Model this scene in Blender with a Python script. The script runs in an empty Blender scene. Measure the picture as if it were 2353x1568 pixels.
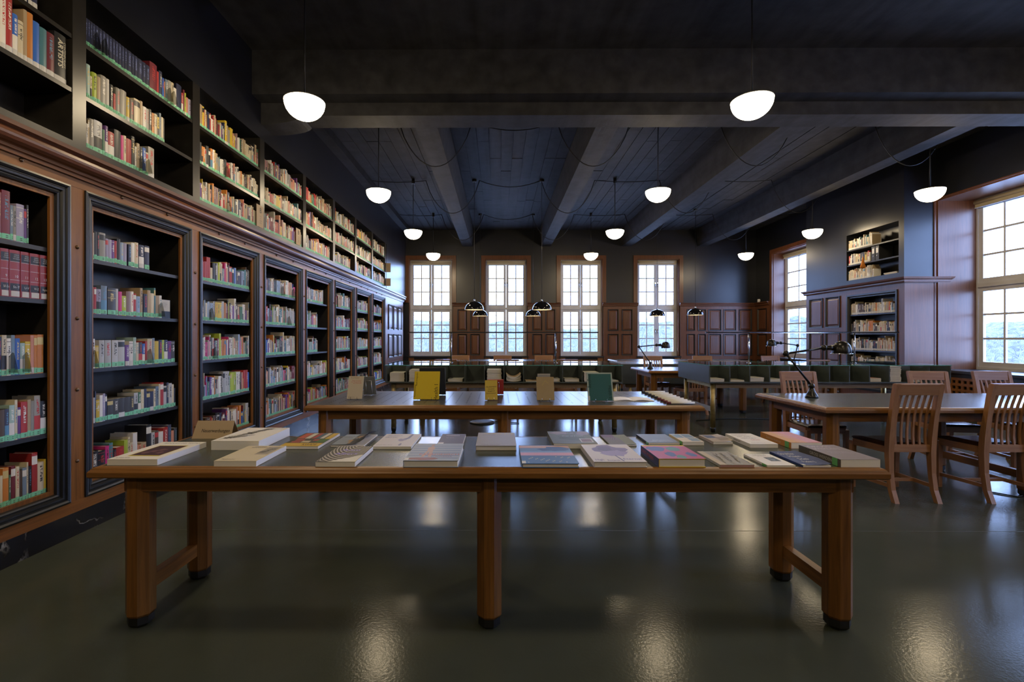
import bpy, math, random
import numpy as np
from mathutils import Matrix, Vector
R = random.Random(7)
PI = math.pi
scene = bpy.context.scene
COL = scene.collection

# ------------------------------------------------------------------ camera
F, EYE, YAW = 1111.0, 1.38, 0.006          # focal length in px of the 2353 px wide frame, eye height
CX, CY = 1139.3, 778.0
cam_d = bpy.data.cameras.new('camera')
cam_d.sensor_fit = 'HORIZONTAL'; cam_d.sensor_width = 36.0
cam_d.lens = F / 2353 * 36.0
cam_d.shift_x = (1176.5 - CX) / 2353
cam_d.shift_y = (CY - 784.0) / 2353
cam_d.clip_start = 0.05; cam_d.clip_end = 600
cam = bpy.data.objects.new('camera', cam_d); COL.objects.link(cam)
cam.location = (0, 0, EYE); cam.rotation_euler = (PI / 2, 0, YAW)
scene.camera = cam
# ------------------------------------------------------------------ world / exposure
vs = scene.view_settings
vs.view_transform = 'Standard'; vs.look = 'None'; vs.gamma = 1.0; vs.exposure = 0.62
vs.use_curve_mapping = False
world = bpy.data.worlds.new('overcast_sky'); scene.world = world; world.use_nodes = True
bgn = world.node_tree.nodes['Background']
bgn.inputs[0].default_value = (0.37, 0.54, 1.0, 1); bgn.inputs[1].default_value = 12.0
LAMP_STRENGTH = 37.0
LAMP_COLOR = (1.0, 0.80, 0.52, 1)
scene.cycles.max_bounces = 8; scene.cycles.diffuse_bounces = 4; scene.cycles.glossy_bounces = 4
scene.cycles.transparent_max_bounces = 16
scene.cycles.sample_clamp_indirect = 4.0
scene.cycles.caustics_reflective = False; scene.cycles.caustics_refractive = False
scene.cycles.use_denoising = True

# ------------------------------------------------------------------ measuring helpers (photo point -> place)
def ray(x, y):
    r = (x - CX) / F; u = (CY - y) / F
    c, s = math.cos(YAW), math.sin(YAW)
    return Vector((r * c - s, r * s + c, u))
def atZ(x, y, z):
    d = ray(x, y); t = (z - EYE) / d.z; return Vector((0, 0, EYE)) + d * t
def atX(x, y, X):
    d = ray(x, y); t = X / d.x; return Vector((0, 0, EYE)) + d * t
def atY(x, y, Y):
    d = ray(x, y); t = Y / d.y; return Vector((0, 0, EYE)) + d * t
def proj(p):
    c, s = math.cos(YAW), math.sin(YAW)
    dep = -p[0] * s + p[1] * c; rt = p[0] * c + p[1] * s
    if dep < 0.05: return None
    return (CX + F * rt / dep, CY - F * (p[2] - EYE) / dep)

# ------------------------------------------------------------------ materials
MATS = {}
def new_mat(name):
    m = bpy.data.materials.new(name); m.use_nodes = True
    nt = m.node_tree; b = nt.nodes['Principled BSDF']
    MATS[name] = m
    return m, nt, b
def N(nt, t, **kw):
    n = nt.nodes.new(t)
    for k, v in kw.items(): setattr(n, k, v)
    return n
def plain(name, col, rough=0.5, metal=0.0, spec=0.5, noise=0.0, nscale=30.0, bump=0.0, emit=None, estr=0.0, coat=0.0):
    if name in MATS: return MATS[name]
    m, nt, b = new_mat(name)
    b.inputs['Base Color'].default_value = (*col, 1); b.inputs['Roughness'].default_value = rough
    b.inputs['Metallic'].default_value = metal; b.inputs['Specular IOR Level'].default_value = spec
    b.inputs['Coat Weight'].default_value = coat
    if emit:
        b.inputs['Emission Color'].default_value = (*emit, 1); b.inputs['Emission Strength'].default_value = estr
    if noise or bump:
        tc = N(nt, 'ShaderNodeTexCoord'); nz = N(nt, 'ShaderNodeTexNoise')
        nz.inputs['Scale'].default_value = nscale; nz.inputs['Detail'].default_value = 5
        nt.links.new(tc.outputs['Object'], nz.inputs['Vector'])
        if noise:
            cr = N(nt, 'ShaderNodeValToRGB')
            cr.color_ramp.elements[0].position = .3; cr.color_ramp.elements[1].position = .7
            cr.color_ramp.elements[0].color = (*[c * (1 - noise) for c in col], 1)
            cr.color_ramp.elements[1].color = (*[min(1, c * (1 + noise)) for c in col], 1)
            nt.links.new(nz.outputs[0], cr.inputs[0]); nt.links.new(cr.outputs[0], b.inputs['Base Color'])
        if bump:
            bp = N(nt, 'ShaderNodeBump'); bp.inputs['Strength'].default_value = bump; bp.inputs['Distance'].default_value = .01
            nt.links.new(nz.outputs[0], bp.inputs['Height']); nt.links.new(bp.outputs[0], b.inputs['Normal'])
    return m
def wood(kind, axis='z'):
    key = 'wood_%s_%s' % (kind, axis)
    if key in MATS: return MATS[key]
    c1, c2, rough = {
        'oak': ((.125, .046, .010), (.31, .122, .026), .38),
        'table': ((.105, .044, .010), (.28, .120, .028), .36),
        'chair': ((.22, .098, .038), (.36, .175, .075), .40),
        'panel': ((.075, .028, .013), (.165, .062, .026), .33),
        'cornice': ((.075, .026, .011), (.165, .058, .022), .28),
        'birch': ((.19, .12, .055), (.29, .19, .09), .4)}[kind]
    m, nt, b = new_mat(key)
    tc = N(nt, 'ShaderNodeTexCoord'); mp = N(nt, 'ShaderNodeMapping')
    sc = {'x': (1.2, 26, 26), 'y': (26, 1.2, 26), 'z': (26, 26, 1.2)}[axis]
    mp.inputs['Scale'].default_value = sc
    nt.links.new(tc.outputs['Object'], mp.inputs['Vector'])
    n1 = N(nt, 'ShaderNodeTexNoise'); n1.inputs['Scale'].default_value = 1.6; n1.inputs['Detail'].default_value = 8
    n1.inputs['Roughness'].default_value = .65; n1.inputs['Distortion'].default_value = .6
    nt.links.new(mp.outputs[0], n1.inputs['Vector'])
    n2 = N(nt, 'ShaderNodeTexNoise'); n2.inputs['Scale'].default_value = 1.1; n2.inputs['Detail'].default_value = 2
    nt.links.new(tc.outputs['Object'], n2.inputs['Vector'])
    ad = N(nt, 'ShaderNodeMath', operation='MULTIPLY_ADD'); ad.inputs[1].default_value = .35
    nt.links.new(n2.outputs[0], ad.inputs[0]); 
    ml = N(nt, 'ShaderNodeMath', operation='MULTIPLY'); ml.inputs[1].default_value = .75
    nt.links.new(n1.outputs[0], ml.inputs[0]); nt.links.new(ml.outputs[0], ad.inputs[2])
    cr = N(nt, 'ShaderNodeValToRGB')
    cr.color_ramp.elements[0].position = .38; cr.color_ramp.elements[1].position = .72
    cr.color_ramp.elements[0].color = (*c1, 1); cr.color_ramp.elements[1].color = (*c2, 1)
    nt.links.new(ad.outputs[0], cr.inputs[0]); nt.links.new(cr.outputs[0], b.inputs['Base Color'])
    b.inputs['Roughness'].default_value = rough; b.inputs['Specular IOR Level'].default_value = .45
    bp = N(nt, 'ShaderNodeBump'); bp.inputs['Strength'].default_value = .12; bp.inputs['Distance'].default_value = .003
    nt.links.new(n1.outputs[0], bp.inputs['Height']); nt.links.new(bp.outputs[0], b.inputs['Normal'])
    return m
def glossy_surface(name, c1, c2, rmin, rmax, nscale, bump, spec=.5, bscale=3.0):
    m, nt, b = new_mat(name)
    tc = N(nt, 'ShaderNodeTexCoord'); n1 = N(nt, 'ShaderNodeTexNoise')
    n1.inputs['Scale'].default_value = nscale; n1.inputs['Detail'].default_value = 7; n1.inputs['Roughness'].default_value = .62
    nt.links.new(tc.outputs['Object'], n1.inputs['Vector'])
    cr = N(nt, 'ShaderNodeValToRGB'); cr.color_ramp.elements[0].position = .3; cr.color_ramp.elements[1].position = .72
    cr.color_ramp.elements[0].color = (*c1, 1); cr.color_ramp.elements[1].color = (*c2, 1)
    nt.links.new(n1.outputs[0], cr.inputs[0]); nt.links.new(cr.outputs[0], b.inputs['Base Color'])
    mr = N(nt, 'ShaderNodeMapRange'); mr.inputs[3].default_value = rmin; mr.inputs[4].default_value = rmax
    nt.links.new(n1.outputs[0], mr.inputs[0]); nt.links.new(mr.outputs[0], b.inputs['Roughness'])
    b.inputs['Specular IOR Level'].default_value = spec
    n2 = N(nt, 'ShaderNodeTexNoise'); n2.inputs['Scale'].default_value = bscale; n2.inputs['Detail'].default_value = 4
    nt.links.new(tc.outputs['Object'], n2.inputs['Vector'])
    bp = N(nt, 'ShaderNodeBump'); bp.inputs['Strength'].default_value = bump; bp.inputs['Distance'].default_value = .01
    nt.links.new(n2.outputs[0], bp.inputs['Height']); nt.links.new(bp.outputs[0], b.inputs['Normal'])
    return m
FLOOR = glossy_surface('green_floor_linoleum', (.052, .060, .046), (.062, .071, .055), .14, .19, 1.6, .05, .09, 70.0)
LINO = glossy_surface('table_linoleum', (.044, .054, .048), (.052, .063, .056), .25, .28, 6.0, 0, .30, 30.0)
STEEL = glossy_surface('grey_table_linoleum', (.058, .062, .068), (.072, .076, .082), .27, .31, 6.0, 0, .30, 30.0)

def concrete_mat():
    m, nt, b = new_mat('dark_board_marked_concrete')
    tc = N(nt, 'ShaderNodeTexCoord'); mp = N(nt, 'ShaderNodeMapping'); mp.inputs['Scale'].default_value = (6.5, .35, 6.5)
    nt.links.new(tc.outputs['Object'], mp.inputs['Vector'])
    br = N(nt, 'ShaderNodeTexNoise'); br.inputs['Scale'].default_value = 1.0; br.inputs['Detail'].default_value = 4
    nt.links.new(mp.outputs[0], br.inputs['Vector'])
    nz = N(nt, 'ShaderNodeTexNoise'); nz.inputs['Scale'].default_value = 5; nz.inputs['Detail'].default_value = 8
    nt.links.new(tc.outputs['Object'], nz.inputs['Vector'])
    ad = N(nt, 'ShaderNodeMath', operation='ADD'); nt.links.new(br.outputs[0], ad.inputs[0]); nt.links.new(nz.outputs[0], ad.inputs[1])
    hf = N(nt, 'ShaderNodeMath', operation='MULTIPLY'); hf.inputs[1].default_value = .5; nt.links.new(ad.outputs[0], hf.inputs[0])
    cr = N(nt, 'ShaderNodeValToRGB'); cr.color_ramp.elements[0].position = .36; cr.color_ramp.elements[1].position = .64
    cr.color_ramp.elements[0].color = (.010, .010, .012, 1); cr.color_ramp.elements[1].color = (.036, .036, .041, 1)
    nt.links.new(hf.outputs[0], cr.inputs[0]); nt.links.new(cr.outputs[0], b.inputs['Base Color'])
    b.inputs['Roughness'].default_value = .72
    bp = N(nt, 'ShaderNodeBump'); bp.inputs['Strength'].default_value = .5; bp.inputs['Distance'].default_value = .02
    nt.links.new(hf.outputs[0], bp.inputs['Height']); nt.links.new(bp.outputs[0], b.inputs['Normal'])
    return m
CONCRETE = concrete_mat()
def marble_mat():
    m, nt, b = new_mat('black_marble')
    tc = N(nt, 'ShaderNodeTexCoord')
    nz = N(nt, 'ShaderNodeTexNoise'); nz.inputs['Scale'].default_value = 2.4; nz.inputs['Detail'].default_value = 6; nz.inputs['Distortion'].default_value = 1.2
    nt.links.new(tc.outputs['Object'], nz.inputs['Vector'])
    nz.inputs['Distortion'].default_value = .35; nz.inputs['Scale'].default_value = 1.3
    sb = N(nt, 'ShaderNodeMath', operation='SUBTRACT'); sb.inputs[1].default_value = .5; nt.links.new(nz.outputs[0], sb.inputs[0])
    ab = N(nt, 'ShaderNodeMath', operation='ABSOLUTE'); nt.links.new(sb.outputs[0], ab.inputs[0])
    cr = N(nt, 'ShaderNodeValToRGB'); cr.color_ramp.elements[0].position = .0; cr.color_ramp.elements[1].position = .006
    cr.color_ramp.elements[0].color = (1, 1, 1, 1); cr.color_ramp.elements[1].color = (0, 0, 0, 1); nt.links.new(ab.outputs[0], cr.inputs[0])
    n2 = N(nt, 'ShaderNodeTexNoise'); n2.inputs['Scale'].default_value = 3.0; nt.links.new(tc.outputs['Object'], n2.inputs['Vector'])
    c2 = N(nt, 'ShaderNodeValToRGB'); c2.color_ramp.elements[0].position = .42; c2.color_ramp.elements[1].position = .58; nt.links.new(n2.outputs[0], c2.inputs[0])
    mm = N(nt, 'ShaderNodeMath', operation='MULTIPLY'); nt.links.new(cr.outputs[0], mm.inputs[0]); nt.links.new(c2.outputs[0], mm.inputs[1])
    mx = N(nt, 'ShaderNodeMixRGB'); nt.links.new(mm.outputs[0], mx.inputs[0]); mx.inputs[1].default_value = (.014, .014, .016, 1); mx.inputs[2].default_value = (.40, .39, .37, 1)
    nt.links.new(mx.outputs[0], b.inputs['Base Color'])
    b.inputs['Roughness'].default_value = .16
    return m
MARBLE = marble_mat()
def glass_mat(name, tint, refl_rough=.0, ior=1.5, base=0.0):
    m, nt, b = new_mat(name); nt.nodes.remove(b)
    out = nt.nodes['Material Output']
    tr = N(nt, 'ShaderNodeBsdfTransparent'); tr.inputs[0].default_value = (*tint, 1)
    gl = N(nt, 'ShaderNodeBsdfGlossy'); gl.inputs['Roughness'].default_value = refl_rough
    fr = N(nt, 'ShaderNodeFresnel'); fr.inputs[0].default_value = ior
    mx = N(nt, 'ShaderNodeMixShader')
    ge = N(nt, 'ShaderNodeNewGeometry'); inv = N(nt, 'ShaderNodeMath', operation='SUBTRACT'); inv.inputs[0].default_value = 1.0
    nt.links.new(ge.outputs['Backfacing'], inv.inputs[1])
    fm = N(nt, 'ShaderNodeMath', operation='MULTIPLY'); nt.links.new(fr.outputs[0], fm.inputs[0]); nt.links.new(inv.outputs[0], fm.inputs[1])
    nt.links.new(fm.outputs[0], mx.inputs[0]); nt.links.new(tr.outputs[0], mx.inputs[1]); nt.links.new(gl.outputs[0], mx.inputs[2])
    nt.links.new(mx.outputs[0], out.inputs[0])
    return m
GLASS = glass_mat('window_glass', (.97, .98, .985))
CASEGLASS = glass_mat('case_top_glass', (.93, .965, .95), .0, 1.5)
PLASTIC = glass_mat('clear_plastic', (.62, .62, .58), .25, 1.5)
GLASSEDGE = plain('green_glass_edge', (.12, .42, .34), .1)

BLACKWALL = glossy_surface('black_blue_wall_paint', (.0065, .0072, .011), (.0095, .0105, .016), .30, .40, 1.2, .03, .5, 2.0)
BLACKSHELF = plain('black_shelf_lacquer', (.016, .014, .012), .34, noise=.15, nscale=12)
SHELFMETAL = plain('dark_steel_shelf', (.022, .024, .028), .38)
EBONY = plain('ebonised_moulding', (.012, .013, .014), .34)
WHITEPAINT = plain('white_window_paint', (.57, .57, .60), .42, noise=.05, nscale=8)
SILLSTONE = plain('dark_stone_sill', (.03, .03, .034), .2)
BRASS = plain('aged_brass', (.42, .32, .14), .45, .75, noise=.2, nscale=20)
CHROME = plain('chrome', (.72, .72, .74), .12, 1.0)
BLACKMETAL = plain('black_lamp_metal', (.014, .013, .013), .28, .3)
RUBBER = plain('black_rubber', (.010, .010, .010), .45)
GREENBOX = plain('grey_green_lacquer', (.055, .066, .064), .36, noise=.08, nscale=9)
OPAL = plain('lit_opal_glass', (.9, .88, .82), .3, emit=LAMP_COLOR[:3], estr=LAMP_STRENGTH)
DOMEGLOSS = plain('black_chrome_dome', (.035, .035, .042), .10, .75)
DOMEWHITE = plain('white_dome_lining', (.75, .72, .66), .5)
BULB = plain('warm_bulb', (.9, .8, .6), .4, emit=(1, .74, .42), estr=30.0)
LEATHER = plain('dark_brown_leather', (.030, .012, .007), .26, noise=.3, nscale=40, bump=.1)
PAPER = plain('page_paper', (.62, .59, .53), .8, noise=.06, nscale=200)
PAPERW = plain('white_paper', (.80, .78, .75), .7)
CARDBOARD = plain('beige_card', (.42, .31, .19), .7)
BLIND = plain('cream_roller_blind', (.50, .43, .30), .6)
BOLT = plain('bronze_bolt', (.14, .09, .06), .35, .8)
CABLE = plain('black_cable', (.010, .010, .011), .5)
INK = plain('black_ink', (.015, .015, .015), .6)
GOLD = plain('gold_print', (.62, .50, .28), .45)
def flat(col, rough=.42):
    return plain('print_%03d_%03d_%03d' % tuple(int(c * 999) for c in col), col, max(rough, .5), spec=.16)

# ------------------------------------------------------------------ mesh helpers
class MB:
    def __init__(s): s.v = []; s.f = []; s.m = []; s.smooth = []
    def quad(s, pts, mi=0, sm=False):
        n = len(s.v); s.v += [tuple(p) for p in pts]; s.f.append(tuple(range(n, n + len(pts)))); s.m.append(mi); s.smooth.append(sm); return s
    def box(s, x0, x1, y0, y1, z0, z1, mi=0):
        n = len(s.v)
        s.v += [(x0, y0, z0), (x1, y0, z0), (x1, y1, z0), (x0, y1, z0), (x0, y0, z1), (x1, y0, z1), (x1, y1, z1), (x0, y1, z1)]
        for q in ((0, 3, 2, 1), (4, 5, 6, 7), (0, 1, 5, 4), (1, 2, 6, 5), (2, 3, 7, 6), (3, 0, 4, 7)):
            s.f.append(tuple(n + i for i in q)); s.m.append(mi); s.smooth.append(False)
        return s
    def loops(s, rings, closed=True, cap=True, mi=0, sm=False):
        # rings: list of equal-length point lists, skinned in order
        n = len(s.v); k = len(rings[0])
        for r in rings: s.v += [tuple(p) for p in r]
        for i in range(len(rings) - 1):
            for j in range(k if closed else k - 1):
                a = n + i * k + j; b = n + i * k + (j + 1) % k
                s.f.append((a, b, b + k, a + k)); s.m.append(mi); s.smooth.append(sm)
        if cap and closed:
            s.f.append(tuple(n + j for j in range(k))[::-1]); s.m.append(mi); s.smooth.append(False)
            e = n + (len(rings) - 1) * k
            s.f.append(tuple(e + j for j in range(k))); s.m.append(mi); s.smooth.append(False)
        return s
    def lathe(s, prof, n=24, c=(0, 0, 0), mi=0, cap=False, sm=True):
        rings = [[(c[0] + r * math.cos(2 * PI * j / n), c[1] + r * math.sin(2 * PI * j / n), c[2] + z) for j in range(n)] for r, z in prof]
        return s.loops(rings, True, cap, mi, sm)
    def tube(s, pts, r, n=6, mi=0, sm=True, r1=None):
        pts = [Vector(p) for p in pts]; rings = []
        for i, p in enumerate(pts):
            d = (pts[min(i + 1, len(pts) - 1)] - pts[max(i - 1, 0)]).normalized()
            u = d.cross(Vector((0, 0, 1)))
            if u.length < 1e-3: u = d.cross(Vector((1, 0, 0)))
            u.normalize(); w = d.cross(u)
            rr = r if r1 is None else r + (r1 - r) * i / max(1, len(pts) - 1)
            rings.append([p + u * rr * math.cos(2 * PI * j / n) + w * rr * math.sin(2 * PI * j / n) for j in range(n)])
        return s.loops(rings, True, True, mi, sm)
    def sphere(s, c, r, n=12, m=8, mi=0, zs=1.0):
        prof = [(max(1e-4, r * math.sin(PI * i / m)), -r * zs * math.cos(PI * i / m)) for i in range(m + 1)]
        return s.lathe(prof, n, c, mi)
    def prism(s, poly, lo, hi, axis='y', mi=0):
        # poly: 2D points in the two other axes (x,z for y; y,z for x; x,y for z)
        def P(a, b, t): return {'y': (a, t, b), 'x': (t, a, b), 'z': (a, b, t)}[axis]
        return s.loops([[P(a, b, lo) for a, b in poly], [P(a, b, hi) for a, b in poly]], True, True, mi)
    def frame_sweep(s, x0, x1, y0, y1, prof, axis='z', mi=0, closed=False):
        # prof: (inset, height) swept round a rectangle with mitred corners; height runs along `axis`
        def P(a, b, t): return {'z': (a, b, t), 'x': (t, a, b), 'y': (a, t, b)}[axis]
        rings = [[P(x0 + i, y0 + i, h), P(x1 - i, y0 + i, h), P(x1 - i, y1 - i, h), P(x0 + i, y1 - i, h)] for i, h in prof]
        if closed: rings.append(rings[0])
        return s.loops(rings, True, False, mi)
    def build(s, name, mats, parent=None, fix=True):
        me = bpy.data.meshes.new(name); me.from_pydata(s.v, [], s.f)
        if not isinstance(mats, (list, tuple)): mats = [mats]
        for m in mats: me.materials.append(m)
        me.polygons.foreach_set('material_index', s.m); me.polygons.foreach_set('use_smooth', s.smooth)
        if fix:
            import bmesh
            bm = bmesh.new(); bm.from_mesh(me); bmesh.ops.recalc_face_normals(bm, faces=bm.faces); bm.to_mesh(me); bm.free()
        me.update()
        return link(name, me, parent)
def link(name, data, parent=None):
    o = bpy.data.objects.new(name, data); COL.objects.link(o)
    if parent is not None:
        o.parent = parent
        if parent.name in WORLDP: o.matrix_parent_inverse = parent.matrix_basis.inverted()
    return o
WORLDP = set()                       # things whose parts are modelled in room coordinates
def wthing(name, label, cat, loc, group=None):
    o = thing(name, label, cat, loc, 0.0, group); WORLDP.add(o.name); return o
def box(name, x0, x1, y0, y1, z0, z1, mat, parent=None):
    return MB().box(x0, x1, y0, y1, z0, z1).build(name, mat, parent, False)
def tag(o, label=None, cat=None, group=None, kind=None):
    if label: o['label'] = label
    if cat: o['category'] = cat
    if group: o['group'] = group
    if kind: o['kind'] = kind
    return o
def empty(name, loc=(0, 0, 0), rz=0.0):
    o = bpy.data.objects.new(name, None); COL.objects.link(o); o.location = loc; o.rotation_euler = (0, 0, rz)
    o.empty_display_size = .1
    return o
def thing(name, label, cat, loc=(0, 0, 0), rz=0.0, group=None):
    return tag(empty(name, loc, rz), label, cat, group)
def struct(name, ob):
    ob.name = name; ob['kind'] = 'structure'; return ob
def copy_tree(o, parent=None):
    c = o.copy(); COL.objects.link(c)
    if parent is not None: c.parent = parent
    for ch in list(o.children): copy_tree(ch, c)
    return c
_tcache = {}
def text_mesh(body, size=1.0, align='CENTER', extrude=0.0, shear=0.0, bold=0.0):
    key = (body, round(size, 4), align, extrude, shear, bold)
    if key in _tcache: return _tcache[key]
    cu = bpy.data.curves.new('lettering', 'FONT'); cu.body = body; cu.size = size; cu.align_x = align; cu.align_y = 'CENTER'
    cu.extrude = extrude; cu.shear = shear; cu.resolution_u = 2; cu.offset = bold
    ob = bpy.data.objects.new('lettering', cu); COL.objects.link(ob)
    dg = bpy.context.evaluated_depsgraph_get(); dg.update()
    me = bpy.data.meshes.new_from_object(ob.evaluated_get(dg))
    bpy.data.objects.remove(ob); bpy.data.curves.remove(cu)
    _tcache[key] = me
    return me
def text(name, body, size, mat, matrix, parent, width=None, **kw):
    me = text_mesh(body, size, **kw).copy(); me.materials.clear(); me.materials.append(mat)
    if width:
        xs = [v.co.x for v in me.vertices]; w = max(xs) - min(xs)
        if w > 0:
            me.transform(Matrix.Diagonal((width / w, 1, 1, 1)))
    o = link(name, me, parent)
    o.matrix_local = matrix
    return o
# =================================================================== the room
XL, XR, YF, YB, ZC = -2.96, 8.16, 15.4, -6.6, 4.84
struct('floor', box('floor', XL - .6, XR + .9, YB - .3, YF + .4, -.2, 0, FLOOR))
for q in range(3):      # thin welded seams between the floor sheets
    y = 3.47 + 3.2 * q
    tag(box('floor_seam', XL + .05, XR, y, y + .006, 0, .0006, plain('seam', (.075, .08, .07), .4), bpy.data.objects['floor']))
ceil = struct('ceiling', box('ceiling', XL - .6, XR + .9, YB - .3, YF + .4, ZC, ZC + .25, CONCRETE))
# cross beam with its curved ends, and the step in front of it
def cross_beam(y0, y1, zb, name='cross_beam'):
    pts = [(XL, ZC), (XL, zb - .10)]
    for i in range(9):
        a = i / 8 * PI / 2
        pts.append((XL + .50 * math.sin(a), zb - .10 * math.cos(a)))
    pts += [(XR - .5, zb)] + [(XR - .5 * math.cos(i / 6 * PI / 2), zb - .10 * math.sin(i / 6 * PI / 2)) for i in range(1, 7)] + [(XR, ZC)]
    return MB().prism(pts, y0, y1, 'y').build(name, CONCRETE, ceil)
cross_beam(6.0, 6.35, 4.15)
box('beam_step', XL, XR, 5.78, 6.0, 4.31, ZC, CONCRETE, ceil)
box('cross_beam', XL, XR, 1.4, 1.7, 4.15, ZC, CONCRETE, ceil)
for i, x in enumerate((-1.16, 1.345, 3.90, 6.32)):
    m = MB().prism([(x - .05, ZC), (x, 4.31), (x + .31, 4.31), (x + .36, ZC)], 6.35, YF, 'y')
    m.build('ceiling_beam', CONCRETE, ceil)
box('edge_beam', XL, XL + .19, 6.35, YF, 4.70, ZC, CONCRETE, ceil)

# shuttering boards of the concrete ceiling: thin boards with open joints, three bays between the beams
for b0, b1 in ((XL + .2, -1.22), (-.79, 1.29), (1.72, 3.84), (4.27, 6.26), (6.7, XR)):
    nb = int((b1 - b0) / .205)
    w = (b1 - b0) / nb
    for k in range(nb):
        y = 6.36
        t = .006 + .010 * R.random()
        while y < YF:
            L = R.choice((2.1, 2.9, 3.6))
            if YF - (y + L) < 1: L = YF - y
            box('concrete_board', b0 + k * w + .006, b0 + (k + 1) * w - .006, y + .005, min(y + L, YF) - .005, ZC - t, ZC, CONCRETE, ceil)
            y += L; t = .006 + .010 * R.random()

# ---- walls
wl = struct('wall_left', box('wall_left', XL - .5, XL - .36, YB, YF, 0, ZC, BLACKWALL))
box('upper_wall', XL - .36, XL, YB, 12.72, 3.87, ZC, BLACKWALL, wl)
box('upper_wall', XL - .36, XL, 12.72, YF, 2.60, ZC, BLACKWALL, wl)
wb = struct('wall_back', box('wall_back', XL - .5, XR + .9, YB - .3, YB, 0, ZC, BLACKWALL))

WIN_Z0, WIN_Z1 = .82, 3.90
FARX = []
for c in (991, 1163, 1335.5, 1512):
    a = atY(c - 48.5, 700, YF).x; b = atY(c + 48.5, 700, YF).x
    FARX.append((a, b))
FARX[0] = (-2.86, atY(1040, 700, YF).x)
def wall_with_openings(name, u0, u1, v0, v1, opens, thick, mat, put):
    # strips between the openings, under and over them; put(u0,u1,d0,d1,z0,z1)
    m = MB(); edges = [u0]
    for a, b in opens: edges += [a, b]
    edges.append(u1)
    for i in range(0, len(edges), 2):
        put(m, edges[i], edges[i + 1], 0, thick, v0, v1)
    for a, b in opens:
        put(m, a, b, 0, thick, v0, WIN_Z0); put(m, a, b, 0, thick, WIN_Z1, v1)
    return m.build(name, mat, None, False)
wf = struct('wall_far', wall_with_openings('wall_far', XL - .5, XR + .34, 0, ZC, FARX, .38, BLACKWALL,
            lambda m, a, b, d0, d1, z0, z1: m.box(a, b, YF + d0, YF + d1, z0, z1)))
XN = 7.98                                   # the nearer half of the right wall stands a little forward
RWIN = [(.6, 3.25, .69, XN), (6.25, 8.85, .69, XN), (12.0, 14.42, .34, XR)]  # the first, out of view, is added for light from the right
wr = struct('wall_right', wall_with_openings('wall_right', 10.2, YF, 0, ZC, [(12.0, 14.42)], .36, BLACKWALL,
            lambda m, a, b, d0, d1, z0, z1: m.box(XR + d0, XR + d1, a, b, z0, z1)))
wall_with_openings('near_wall_face', YB, 10.2, 0, ZC, [(.6, 3.25), (6.25, 8.85)], .78, BLACKWALL,
            lambda m, a, b, d0, d1, z0, z1: m.box(XN + d0, XN + d1, a, b, z0, z1)).parent = wr
# ---- windows: local x along the wall, y outwards, z up; origin at the lower inner corner
def sash(parent, x0, x1, z0, z1, y, cols, rows, hinge_left):
    m = MB(); st = .075
    m.box(x0, x0 + st, y, y + .05, z0, z1).box(x1 - st, x1, y, y + .05, z0, z1)
    m.box(x0 + st, x1 - st, y, y + .05, z0, z0 + st + .015).box(x0 + st, x1 - st, y, y + .05, z1 - st, z1)
    gx0, gx1, gz0, gz1 = x0 + st, x1 - st, z0 + st + .015, z1 - st
    bar = .034
    pw = (gx1 - gx0 - bar * (cols - 1)) / cols; ph = (gz1 - gz0 - bar * (rows - 1)) / rows
    for i in range(1, cols):
        xx = gx0 + i * pw + (i - 1) * bar; m.box(xx, xx + bar, y + .008, y + .042, gz0, gz1)
    for j in range(1, rows):
        zz = gz0 + j * ph + (j - 1) * bar
        for i in range(cols):
            xx = gx0 + i * (pw + bar); m.box(xx, xx + pw, y + .008, y + .042, zz, zz + bar)
    s = m.build('sash', WHITEPAINT, parent, False)
    for i in range(cols):
        for j in range(rows):
            xx = gx0 + i * (pw + bar); zz = gz0 + j * (ph + bar)
            box('pane', xx, xx + pw, y + .024, y + .028, zz, zz + ph, GLASS, s)
    hx = x1 - .03 if hinge_left else x0 + .03
    h = MB().tube([(hx, y - .002, (z0 + z1) / 2 + .05), (hx, y - .03, (z0 + z1) / 2 + .05), (hx, y - .034, (z0 + z1) / 2 - .06)], .009, 6)
    h.box(hx - .013, hx + .013, y - .006, y, (z0 + z1) / 2 - .02, (z0 + z1) / 2 + .09)
    h.build('handle', CHROME, s)
WN = 0
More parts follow.
